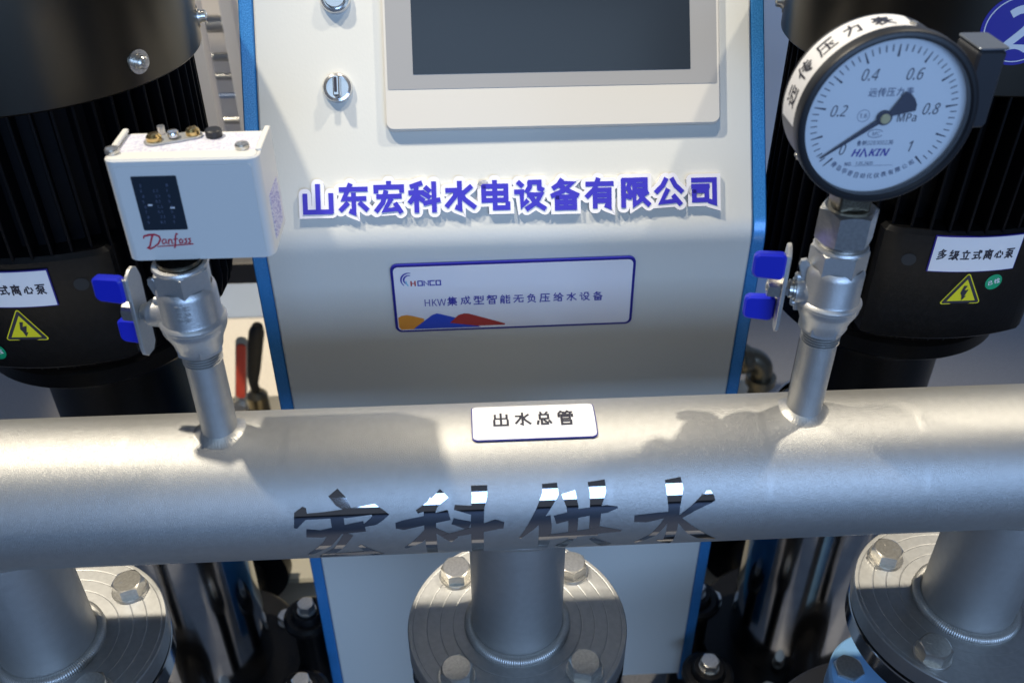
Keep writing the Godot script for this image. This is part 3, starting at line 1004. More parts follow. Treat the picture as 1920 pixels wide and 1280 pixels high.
func label_plate(mb: Mb, w: float, h: float, place: Variant, lo: float, hi: float) -> void:
	# rounded rectangle that follows the surface, in strips
	var r := .003
	var k := 36
	for i in k:
		var y0 := -h / 2 + h * i / k
		var y1 := -h / 2 + h * (i + 1) / k
		var xs: Array = []
		for y in [y0, y1]:
			var e := absf(y) - (h / 2 - r)
			xs.append(w / 2 - (r - sqrt(maxf(0, r * r - e * e)) if e > 0 else 0.0))
		for s in [[-1, 1]]:
			var a: Array = place.call(-xs[0], y0, hi)
			var b: Array = place.call(xs[0], y0, hi)
			var c: Array = place.call(xs[1], y1, hi)
			var d: Array = place.call(-xs[1], y1, hi)
			mb.quad(a[0], b[0], c[0], d[0], a[1], b[1], c[1], d[1])
			var a2: Array = place.call(-xs[0], y0, lo)
			var b2: Array = place.call(xs[0], y0, lo)
			var c2: Array = place.call(xs[1], y1, lo)
			var d2: Array = place.call(-xs[1], y1, lo)
			var out: Vector3 = (b[0] - a[0]).normalized()
			mb.flat(b[0], c[0], c2[0], b2[0], out)
			mb.flat(a[0], d[0], d2[0], a2[0], -out)
			var upw: Vector3 = (d[0] - a[0]).normalized()
			if i == 0:
				mb.flat(a[0], b[0], b2[0], a2[0], -upw)
			if i == k - 1:
				mb.flat(c[0], d[0], d2[0], c2[0], upw)


# ------------------------------------------------------------------ pumps
func pump(at: Vector3, right: bool) -> void:
	var t := thing("pump", "black vertical pump to the right, with round 2 sticker and green dot" if right else "black vertical pump on the left, behind the white pressure switch box", "pump", at + Vector3(0, -.65, 0), "vertical pumps beside the cabinet")
	var o := Vector3(0, .65, 0)
	var mb := Mb.new()
	mb.lathe(v2([.127, .236, .135, .2365, .1365, .238, .1365, .316, .134, .321, 0, .321]), 96, xf_at(o), 20)
	obj("fan_cover", mb, "black_cover", t)
	mb = Mb.new()
	mb.lathe(v2([0, .0, .1, .0, .108, .006, .108, .26]), 72, xf_at(o))
	obj("motor_body", mb, "fin_paint", t)
	var fin: MeshInstance3D = null
	for i in 56:
		if fin == null:
			mb = Mb.new()
			var p := PackedVector2Array([Vector2(.106, .005), Vector2(.117, .012), Vector2(.124, .024), Vector2(.1275, .04), Vector2(.1275, .25), Vector2(.106, .25)])
			mb.prism(p, -.0012, .0012, .0005, xf_at(o))
			fin = obj("cooling_fin", mb, "fin_paint", t)
			fin.transform = Transform3D(Basis(Vector3.UP, .03), Vector3.ZERO)
		else:
			again(fin, t, Transform3D(Basis(Vector3.UP, .03 + TAU * i / 56.0), Vector3.ZERO))
	# screws of the fan cover
	var screw: MeshInstance3D = null
	for a in ([-109.0, -57.0, 35.0] if right else [56.6, 104.0, -30.0]):
		var d := Vector3(sin(deg_to_rad(a)), 0, cos(deg_to_rad(a)))
		var xf := Transform3D(y_along(d), o + d * .1362 + Vector3(0, .2545, 0))
		if screw == null:
			mb = Mb.new()
			mb.lathe(v2([0, 0, .0088, 0, .0088, .0012, .0058, .0012, .0056, .0026, .0048, .0026, .0048, .006, .0036, .0072, 0, .0074]), 28)
			for k in 2:
				mb.prism(rrect(.0045 if k == 0 else .0011, .0011 if k == 0 else .0045, .0003, 2), .0073, .00755 + k * .00003, 0, Transform3D(Basis(Vector3.RIGHT, Vector3(0, 0, -1), Vector3.UP), Vector3.ZERO), false)
			screw = obj("screw", mb, "bolt_steel", t)
			screw.transform = xf
		else:
			again(screw, t, xf)
	# end shield and pump head
	mb = Mb.new()
	mb.lathe(v2([0, -.022, .100, -.022, .104, -.018, .104, -.004, .1, .0]), 72, xf_at(o))
	obj("end_shield", mb, "black_paint", t)
	mb = Mb.new()
	mb.lathe(v2([.066, -.185, .066, -.05, .074, -.034, .084, -.022]), 64, xf_at(o))
	obj("bracket", mb, "black_paint", t)
	# terminal box on the front, its front slightly bowed
	mb = Mb.new()
	var plan := PackedVector2Array()
	for i in 17:
		var x := lerpf(-.064, .064, i / 16.0)
		plan.append(Vector2(x, .129 - x * x * 2.6))
	plan.append_array([Vector2(.0705, .1125), Vector2(.074, .06), Vector2(-.074, .06), Vector2(-.0705, .1125)])
	var box_basis := Basis(Vector3.RIGHT, Vector3(0, 0, 1), Vector3(0, -1, 0))
	mb.prism(plan, -.124, -.020, .0035, Transform3D(box_basis, o), true, 25)
	var tb := obj("terminal_box", mb, "black_paint", t)
	var front := func(x: float, y: float, h: float) -> Array:
		return [o + Vector3(x, y, .129 - x * x * 2.6 + h), Vector3(5.2 * x, 0, 1).normalized()]
	# a bolt hole
	mb = Mb.new()
	mb.patch(disc_poly(Vector2(.047 if not right else -.05, .098), .0055), front, .0003)
	obj("bolt_hole", mb, "rubber", tb)
	# white label
	var lc := Vector2(.0005, .1055) if right else Vector2(-.0085, .099)
	var lw := func(x: float, y: float, h: float) -> Array:
		var q := Vector2(x, y).rotated(0.0)
		return front.call(q.x + lc.x, q.y + lc.y, h)
	mb = Mb.new()
	grid_plate(mb, .0715, .0325, lw, .0004, .0016)
	var lab := obj("pump_label", mb, "deep_blue", tb, "white label with black Chinese characters")
	mb = Mb.new()
	grid_plate(mb, .0700, .0310, lw, .0016, .0019)
	obj("face", mb, "white_plastic", lab)
	mb = Mb.new()
	var nm := ["duo", "grade", "li", "shi", "apart", "xin", "beng"]
	for i in 7:
		mb.glyph(G[nm[i]], -.0317 + i * .00915, .0045, .0078, .0092, .0012, lw, .0020, .004)
	obj("characters", mb, "ink", lab)
	# warning triangle
	var tc := Vector2(.0000, .0680) if right else Vector2(-.0055, .0610)
	var tw := func(x: float, y: float, h: float) -> Array:
		return front.call(x + tc.x, y + tc.y, h)
	mb = Mb.new()
	mb.patch(round_tri(.0205, .0018), tw, .0004)
	var tri_ := obj("warning_sticker", mb, "yellow_print", tb, "yellow triangle with a black lightning bolt")
	mb = Mb.new()
	mb.patch(round_tri(.0188, .0012), tw, .0006)
	obj("black_band", mb, "ink", tri_)
	mb = Mb.new()
	mb.patch(round_tri(.0138, .0003), tw, .0008)
	obj("yellow_field", mb, "yellow_print", tri_)
	mb = Mb.new()
	mb.patch(PackedVector2Array([Vector2(-.0012, .0078), Vector2(.0016, .0078), Vector2(.0001, .0034), Vector2(.0034, .0042), Vector2(.0014, -.0022), Vector2(.0030, -.0018), Vector2(.0002, -.0062), Vector2(-.0012, -.0012), Vector2(.0002, -.0018), Vector2(.0012, .0016), Vector2(-.0026, .0008)]), tw, .0010)
	obj("lightning", mb, "ink", tri_)
	# green dot
	var gc := Vector2(.0235, .0775) if right else Vector2(-.0035 - .0155, .052)
	if not right:
		gc = Vector2(-.0345, .0385)
	var gw := func(x: float, y: float, h: float) -> Array:
		return front.call(x + gc.x, y + gc.y, h)
	mb = Mb.new()
	mb.patch(disc_poly(Vector2.ZERO, .0072), gw, .0004)
	var gd := obj("green_sticker", mb, "green_print", tb, "round green inspection sticker")
	mb = Mb.new()
	mb.glyph(G["yet"], -.0052, .0018, .0045, .0045, .0006, gw, .0006, .004, .35, 0, .3)
	mb.glyph(G["jian"], .0002, .0034, .0048, .0048, .0006, gw, .0006, .004, .35, 0, .3)
	obj("characters", mb, "white_print", gd)
	if right:
		var rr := .1367
		var a0 := deg_to_rad(-10.5)
		var cyl := func(x: float, y: float, h: float) -> Array:
			var a := a0 + x / rr
			var d := Vector3(sin(a), 0, cos(a))
			return [o + d * (rr + h) + Vector3(0, .2845 + y, 0), d]
		mb = Mb.new()
		ring_patch(mb, 0, .0245, cyl, .0002)
		var st := obj("number_sticker", mb, "navy_print", t, "round blue sticker with a white number 2")
		mb = Mb.new()
		ring_patch(mb, .0216, .0223, cyl, .0004)
		obj("ring", mb, "white_print", st)
		mb = Mb.new()
		mb.letters("2", bold, .0005, -.0155, .031, cyl, .0004, .95, 0, true)
		obj("number", mb, "white_print", st)
	# stainless sleeve, staybolts, cast base
	mb = Mb.new()
	mb.lathe(v2([.078, -.60, .078, -.19, .0815, -.188, .0815, -.176, .0780, -.174]), 96, xf_at(o))
	obj("sleeve", mb, "sleeve_steel", t)
	mb = Mb.new()
	mb.lathe(v2([0, -.65, .105, -.65, .108, -.645, .108, -.60, .09, -.59, .088, -.59, .118, -.580, .120, -.575, .120, -.545, .116, -.542, .058, -.542]), 72, xf_at(o))
	# suction and discharge necks of the base
	for s in [-1, 1]:
		mb.lathe(v2([.045, .05, .04, .16, .07, .165, .072, .185, 0, .185]), 48, Transform3D(y_along(Vector3(0, 0, s)), o + Vector3(0, -.575, 0)))
	obj("pump_base", mb, "black_paint", t)
	mb = Mb.new()
	mb.lathe(v2([0, 0, .0115, 0, .0115, .002, 0, .002]), 24)
	hex_head(mb, .019, .011, xf_at(Vector3(0, .002, 0)))
	var bt: MeshInstance3D = null
	for q in 4:
		var a := (-.54 if right else .54) + q * PI / 2
		var xf := Transform3D(Basis(Vector3.UP, q * .7), o + Vector3(.104 * sin(a), -.542, .104 * cos(a)))
		if bt == null:
			bt = obj("base_bolt", mb, "bolt_steel", t)
			bt.transform = xf
		else:
			again(bt, t, xf)
	# posts with bolts beside the base
	var sgn := -1.0 if right else 1.0
	var post: MeshInstance3D = null
	for p in [Vector3(.133 * sgn, 0, 0), Vector3(.141 * sgn, 0, .107)]:
		if post == null:
			mb = Mb.new()
			mb.lathe(v2([.020, -.65, .020, -.462, .017, -.455, 0, -.455]), 32, xf_at(o))
			mb.lathe(v2([.026, -.475, .030, -.472, .030, -.466, .026, -.463, .02, -.463]), 32, xf_at(o))
			post = obj("post", mb, "black_paint", t)
			post.position = p
		else:
			post = again(post, t, xf_at(p))
		again(bt, t, Transform3D(Basis(Vector3.UP, .4), o + p + Vector3(0, -.455, 0)))


func disc_poly(c: Vector2, r: float) -> PackedVector2Array:
	var p := ngon(r, 32)
	for i in p.size():
		p[i] += c
	return p


func ring_patch(mb: Mb, r0: float, r1: float, place: Variant, h: float) -> void:
	for i in 64:
		var a := TAU * i / 64
		var b := TAU * (i + 1) / 64
		var steps := 6 if r0 < .001 else 1
		for k in steps:
			var ra := lerpf(r0, r1, float(k) / steps)
			var rb := lerpf(r0, r1, float(k + 1) / steps)
			var p: Array = place.call(cos(a) * ra, sin(a) * ra, h)
			var q: Array = place.call(cos(b) * ra, sin(b) * ra, h)
			var r: Array = place.call(cos(b) * rb, sin(b) * rb, h)
			var s: Array = place.call(cos(a) * rb, sin(a) * rb, h)
			mb.quad(p[0], q[0], r[0], s[0], p[1], q[1], r[1], s[1])


func grid_plate(mb: Mb, w: float, h: float, place: Variant, lo: float, hi: float) -> void:
	var k := 14
	for i in k:
		var x0 := -w / 2 + w * i / k
		var x1 := -w / 2 + w * (i + 1) / k
		var a: Array = place.call(x0, -h / 2, hi)
		var b: Array = place.call(x1, -h / 2, hi)
		var c: Array = place.call(x1, h / 2, hi)
		var d: Array = place.call(x0, h / 2, hi)
		mb.quad(a[0], b[0], c[0], d[0], a[1], b[1], c[1], d[1])
		var a2: Array = place.call(x0, -h / 2, lo)
		var b2: Array = place.call(x1, -h / 2, lo)
		var c2: Array = place.call(x1, h / 2, lo)
		var d2: Array = place.call(x0, h / 2, lo)
		mb.flat(a[0], b[0], b2[0], a2[0], Vector3.DOWN)
		mb.flat(d[0], c[0], c2[0], d2[0], Vector3.UP)
		if i == 0:
			mb.flat(a[0], d[0], d2[0], a2[0], Vector3.LEFT)
		if i == k - 1:
			mb.flat(b[0], c[0], c2[0], b2[0], Vector3.RIGHT)


func round_tri(r: float, rad: float) -> PackedVector2Array:
	var p := PackedVector2Array()
	for q in 3:
		var c := Vector2(cos(PI / 2 + q * TAU / 3), sin(PI / 2 + q * TAU / 3)) * (r - rad * 2.0)
		for i in 7:
			var a := PI / 2 + q * TAU / 3 - PI / 3 + TAU / 3 * i / 6.0
			p.append(c + Vector2(cos(a), sin(a)) * rad)
	return p


# ------------------------------------------------------------------ ball valves
func ball_valve(at: Vector3, left: bool) -> void:
	var t := thing("ball_valve", "stainless ball valve with blue butterfly handle under the white pressure switch box" if left else "stainless ball valve with blue butterfly handle below the round pressure gauge", "valve", at + Vector3(0, .122, 0), "ball valves with blue butterfly handles")
	var mb := Mb.new()
	# body: hexagon end, band, barrel, upper hexagon
	mb.lathe(v2([.0128, .0045, .0150, .0050, .0157, .0090, .0170, .0132, .0193, .0180, .0203, .0205, .0204, .0236, .0210, .0246, .0211, .0260, .0203, .0272, .0192, .0282, .0187, .0300, .0185, .0478, .0180, .0500, .0165, .0522]), 72, Transform3D(), 26)
	obj("body", mb, "cast_steel", t)
	mb = Mb.new()
	hex_head(mb, .0275, .0085, Transform3D(Basis(Vector3.UP, .25), Vector3(0, .0015, 0)), .0128, true)
	obj("lower_hexagon", mb, "cast_steel", t)
	mb = Mb.new()
	hex_head(mb, .0315, .0155, Transform3D(Basis(Vector3.UP, .2), Vector3(0, .0500, 0)), .0128)
	mb.lathe(v2([.0150, .0640, .0166, .0645, .0172, .0658, .0166, .0672, .0140, .0674, .0128, .0660]), 48)
	obj("upper_hexagon", mb, "cast_steel", t)
	# embossed mark on the barrel
	if left:
		var place := func(x: float, y: float, h: float) -> Array:
			var a := .05 + x / .0187
			var d := Vector3(sin(a), 0, cos(a))
			return [d * (.0187 + h) + Vector3(0, .0405 + y, 0), d]
		mb = Mb.new()
		for r in 2:
			for k in 3:
				mb.glyph(["2,2 18,5 2,9 18,13 2,18", "2,3 18,3 2,10 18,17 2,17", "2,2 18,8 2,10 18,12 2,18"][(k + r) % 3], -.0044 + r * .0048, .0060 - k * .0042, .0040, .0037, .0008, place, .0003, .001, .3, .0004)
		obj("embossed_mark", mb, "cast_steel", t)
	# stem boss towards -x
	var d := Vector3(-1, 0, -.22).normalized()
	var yb := y_along(d)
	yb = Basis((Vector3.UP.cross(d)).normalized(), d, Vector3.UP)
	yb = Basis(yb.x, yb.y, yb.x.cross(yb.y))
	var out := .0055 if left else 0.0
	var ax := Transform3D(yb, Vector3(0, .0270 if left else .0310, 0))
	mb = Mb.new()
	mb.lathe(v2([.0125, .010, .0100, .0185, .0088, .0205, .0088, .0225 + out, .0078, .0228 + out, 0, .0228 + out]), 40, ax)
	# lugs
	mb.prism(PackedVector2Array([Vector2(-.0045, .004), Vector2(.0045, .004), Vector2(.003, .0145), Vector2(0, .0165), Vector2(-.003, .0145)]), .018, .0212, .0006, ax * Transform3D(Basis(Vector3.RIGHT, Vector3(0, 0, 1), Vector3(0, 1, 0)).orthonormalized(), Vector3.ZERO) * Transform3D(Basis(Vector3.BACK, .0), Vector3.ZERO))
	# locking lug that rises from the body beside the stem
	mb.prism(PackedVector2Array([Vector2(.010, .036), Vector2(.0195, .0375), Vector2(.0240, .0505), Vector2(.0232, .0545), Vector2(.0200, .0555), Vector2(.0175, .0530), Vector2(.0125, .0450)]), -.0016, .0016, .0005, Transform3D(Basis(yb.y, Vector3.UP, yb.y.cross(Vector3.UP)), Vector3(0, 0, .002)))
	for q in 2:
		mb.lathe(v2([0, .017, .0030, .017, .0030, .0228, .0022, .0240, 0, .0243]), 20, ax * xf_at(Vector3(0, 0, .0098 * (1 if q == 0 else -1))))
	obj("stem_boss", mb, "cast_steel", t)
	mb = Mb.new()
	for s in [[.0228 + out, .0012, .0076], [.0242 + out, .0022, .0062]]:
		mb.lathe([Vector2(0, s[0]), Vector2(s[2], s[0]), Vector2(s[2], s[0] + s[1]), Vector2(0, s[0] + s[1])], 28, ax)
	hex_head(mb, .0098, .0022, ax * xf_at(Vector3(0, .0266 + out, 0)))
	mb.lathe(v2([0, .0288 + out, .0036, .0288 + out, .0036, .0405 + out, .003, .0412 + out, 0, .0412 + out]), 24, ax)
	hex_head(mb, .0128, .0082, ax * xf_at(Vector3(0, .0322 + out, 0)))
	obj("stem_nut", mb, "bolt_steel", t)
	# butterfly handle: plate square to the stem, wings folded outward at opposite edges
	var hx := Transform3D(Basis(yb.y.cross(Vector3.UP).normalized() * -1.0, Vector3.UP, yb.y), ax.origin + yb.y * out)
	# local frame: z out along the stem, y up, x sideways
	hx.basis = Basis(Vector3.UP.cross(yb.y).normalized(), Vector3.UP, yb.y)
	var twist := hx * Transform3D(Basis(Vector3.BACK, .06), Vector3.ZERO)
	mb = Mb.new()
	var outline := PackedVector2Array([Vector2(.0078, -.0240), Vector2(.0078, .0262), Vector2(.0060, .0285), Vector2(.0020, .0312), Vector2(-.0020, .0318), Vector2(-.0050, .0300), Vector2(-.0066, .0262), Vector2(-.0078, .0220), Vector2(-.0078, -.0262), Vector2(-.0040, -.0312), Vector2(.0030, -.0318), Vector2(.0066, -.0290)])
	mb.prism(outline, .0292, .0320, .0005, twist, true, 20)
	for s in [1, -1]:
		var wing := PackedVector2Array([Vector2(.0300, .0115 * s), Vector2(.040, .0120 * s), Vector2(.040, .0270 * s), Vector2(.0300, .0268 * s)])
		mb.prism(wing, .0062 * s if s > 0 else -.0085, .0085 if s > 0 else -.0062, .0004, twist * Transform3D(Basis(Vector3(0, 0, 1), Vector3(0, 1, 0), Vector3(1, 0, 0)), Vector3.ZERO))
	obj("handle", mb, "cast_steel", t)
	for s in [1, -1]:
		mb = Mb.new()
		var c := Vector2(.0425, .0195 * s)
		var shape := PackedVector2Array()
		for p in rrect(.0205, .0185, .0036, 5):
			var q: Vector2 = p
			if q.x > .004:
				q.y *= 1.0 - (q.x - .004) * 22.0
			shape.append(q + c)
		var zz: float = .0073 * s
		mb.prism(shape, zz - .0034, zz + .0034, .0014, twist * Transform3D(Basis(Vector3(0, 0, 1), Vector3(0, 1, 0), Vector3(1, 0, 0)), Vector3.ZERO))
		obj("grip", mb, "blue_vinyl", t)


# ------------------------------------------------------------------ pressure switch
func pressure_switch() -> void:
	var t := thing("pressure_switch", "white pressure switch box with red script lettering on the left valve", "pressure switch", Vector3(-.2075, .1885, 0))
	var o := -t.position
	var x0 := -.2370
	var x1 := -.1490
	var y0 := .1915
	var y1 := .2570
	var z0 := -.0435
	var z1 := .0015
	var turn := Transform3D(Basis(Vector3.UP, -.02), Vector3.ZERO)
	var mb := Mb.new()
	# cover: front and two sides, rounded upright corners
	var plan := PackedVector2Array()
	var r := .0068
	var w := .0018
	for i in 9:
		var a := PI - PI / 2 * i / 8.0
		plan.append(Vector2(x0 + r + cos(a) * r, -(z1 - r + sin(a) * r)))
	for i in 9:
		var a := PI / 2 - PI / 2 * i / 8.0
		plan.append(Vector2(x1 - r + cos(a) * r, -(z1 - r + sin(a) * r)))
	plan.append(Vector2(x1, -z0))
	plan.append(Vector2(x1 - w, -z0))
	for i in 9:
		var a := PI / 2 * i / 8.0
		plan.append(Vector2(x1 - r + cos(a) * (r - w), -(z1 - r + sin(a) * (r - w))))
	for i in 9:
		var a := PI / 2 + PI / 2 * i / 8.0
		plan.append(Vector2(x0 + r + cos(a) * (r - w), -(z1 - r + sin(a) * (r - w))))
	plan.append(Vector2(x0 + w, -z0))
	plan.append(Vector2(x0, -z0))
	var lie := Basis(Vector3.RIGHT, Vector3(0, 0, -1), Vector3.UP)
	mb.prism(plan, y0, y1, .0005, Transform3D(lie, o))
	obj("cover", mb, "switch_paint", t)
	# top plate and bottom plate, set a little inside
	mb = Mb.new()
	var body := rrect(x1 - x0 - 2 * w - .0004, z1 - z0 - w - .0006, .004, 5, Vector2((x0 + x1) / 2, -(z0 + z1 - w) / 2))
	mb.prism(body, y0 + .001, y1 - .0022, .0003, Transform3D(lie, o))
	obj("housing", mb, "switch_paint", t)
	mb = Mb.new()
	var lx := .0125
	mb.prism(rrect(.0820, .0300, .002, 4, Vector2(-.1930, .0258)), y1 - .0022, y1 - .0019, 0, Transform3D(lie, o), false)
	obj("top_label", mb, "switch_label", t)
	# front cover flange folded over the top
	mb = Mb.new()
	mb.prism(rrect(.0850, .0100, .004, 5, Vector2(-.1930, .0046)), y1 - .0012, y1 + .0006, .0004, Transform3D(lie, o))
	obj("front_lip", mb, "switch_paint", t)
	# lips at both sides
	for x in [-.2355, -.1505]:
		mb = Mb.new()
		mb.prism(rrect(.0034, .0340, .001, 3, Vector2(x, .0262)), y1 - .001, y1 + .0012, .0004, Transform3D(lie, o))
		obj("side_lip", mb, "switch_paint", t)
	# screws and spindles on the top
	for s in [[-.2335, -.0092, .0042, "bolt_steel"], [-.1600, -.0118, .0042, "bolt_steel"], [-.2045, -.0318, .0034, "chrome"]]:
		mb = Mb.new()
		var sr: float = s[2]
		var base := y1 + .0006 if s[1] > -.02 else y1 + .0006
		mb.lathe([Vector2(0, base), Vector2(sr, base), Vector2(sr, base + .0022), Vector2(sr * .85, base + .0031), Vector2(0, base + .0033)], 28, xf_at(o + Vector3(s[0], 0, s[1])))
		mb.prism(rrect(sr * 1.5, .0008, .0002, 2), base + .0033, base + .0034, 0, Transform3D(lie * Basis(Vector3.BACK, .5), o + Vector3(s[0], 0, s[1])), false)
		obj("screw", mb, s[3], t)
	mb = Mb.new()
	var link := PackedVector2Array()
	for i in 13:
		var a := PI / 2 + PI * i / 12.0
		link.append(Vector2(-.2150, .0285) + Vector2(cos(a + .35), sin(a + .35)) * .0062)
	for i in 13:
		var a := -PI / 2 + PI * i / 12.0
		link.append(Vector2(-.1935, .0362) + Vector2(cos(a + .35), sin(a + .35)) * .0052)
	mb.prism(link, y1 - .0019, y1 - .0004, .0003, Transform3D(lie, o))
	obj("lock_plate", mb, "machined_steel", t)
	for s in [[-.2150, -.0285, .0046, "brass"], [-.1940, -.0362, .0042, "brass"]]:
		mb = Mb.new()
		var sr: float = s[2]
		mb.lathe([Vector2(0, y1 - .0004), Vector2(sr, y1 - .0004), Vector2(sr, y1 + .0020), Vector2(sr * .7, y1 + .0036), Vector2(0, y1 + .0040)], 28, xf_at(o + Vector3(s[0], 0, s[1])))
		mb.prism(rrect(sr * 1.2, .0009, .0002, 2), y1 + .0040, y1 + .0041, 0, Transform3D(lie * Basis(Vector3.BACK, .9), o + Vector3(s[0], 0, s[1])), false)
		obj("spindle", mb, s[3], t)
	mb = Mb.new()
	mb.lathe(v2([0, y1 - .0019, .0050, y1 - .0019, .0050, y1 + .0022, .0042, y1 + .0028, 0, y1 + .0028]), 28, xf_at(o + Vector3(-.1815, 0, -.0358)))
	obj("cap", mb, "black_plastic", t)
	mb = Mb.new()
	mb.lathe(v2([0, y1 - .0019, .0022, y1 - .0019, .0022, y1 + .0030, 0, y1 + .0030]), 18, xf_at(o + Vector3(-.2140, 0, -.0415)))
	obj("pin", mb, "bolt_steel", t)
	mb = Mb.new()
	mb.prism(rrect(.0775, .0600, .002, 4, Vector2(-.1922, .2238)), z1, z1 + .00035, .0003, xf_at(o), false)
	obj("front_panel", mb, "switch_paint", t)
	z1 += .00036
	# scale window, text and lettering on the front
	var front := func(x: float, y: float, h: float) -> Array:
		return [o + Vector3(x, y, z1 + h), Vector3(0, 0, 1)]
	mb = Mb.new()
	mb.prism(rrect(.0258, .0350, .0006, 2, Vector2(-.2100, .2302)), z1, z1 + .0004, 0, xf_at(o), false)
	var win := obj("scale_window", mb, "screen_glass", t, "dark scale window with two printed columns of figures")
	mb = Mb.new()
	for row in 9:
		for k in 3:
			if row < 1 or (k == 1 and row < 2):
				continue
			mb.letters(["%d" % (row + k + 1), "%d.%d" % [row, k], "%d" % (9 - row)][k], sans, -.2195 + k * .0075 + .0006 * (row % 2), .2445 - row * .0034, .0017, front, .0005)
	obj("figures", mb, "grey_ink", win)
	mb = Mb.new()
	for k in 2:
		mb.patch(PackedVector2Array([Vector2(-.2168 + k * .0125, .2290 - k * .002), Vector2(-.2143 + k * .0125, .2290 - k * .002), Vector2(-.2143 + k * .0125, .2300 - k * .002), Vector2(-.2168 + k * .0125, .2300 - k * .002)]), front, .0006)
	obj("pointer", mb, "white_print", win)
	mb = Mb.new()
	mb.glyph(G["script"], -.2262, .2112, .0134, .0140, .0009, front, .0003, .01, .2)
	obj("script_lettering", mb, "red_print", t)
	# purple print on the right side
	var side := func(x: float, y: float, h: float) -> Array:
		return [o + Vector3(x1 + h, y, x), Vector3(1, 0, 0)]
	mb = Mb.new()
	mb.prism(rrect(.026, .030, .001, 3), 0, .0003, 0, Transform3D(Basis(Vector3(0, 0, -1), Vector3.UP, Vector3.RIGHT), o + Vector3(x1, .2125, -.0235)), false)
	obj("side_label", mb, "sticker_print", t)
	# connector into the valve
	mb = Mb.new()
	mb.lathe(v2([.0100, .1865, .0118, .1875, .0118, .1895, .0135, .1900, .0135, .1925]), 40, xf_at(o + Vector3(-.2075, 0, 0)))
	obj("connector", mb, "dark_fitting", t)


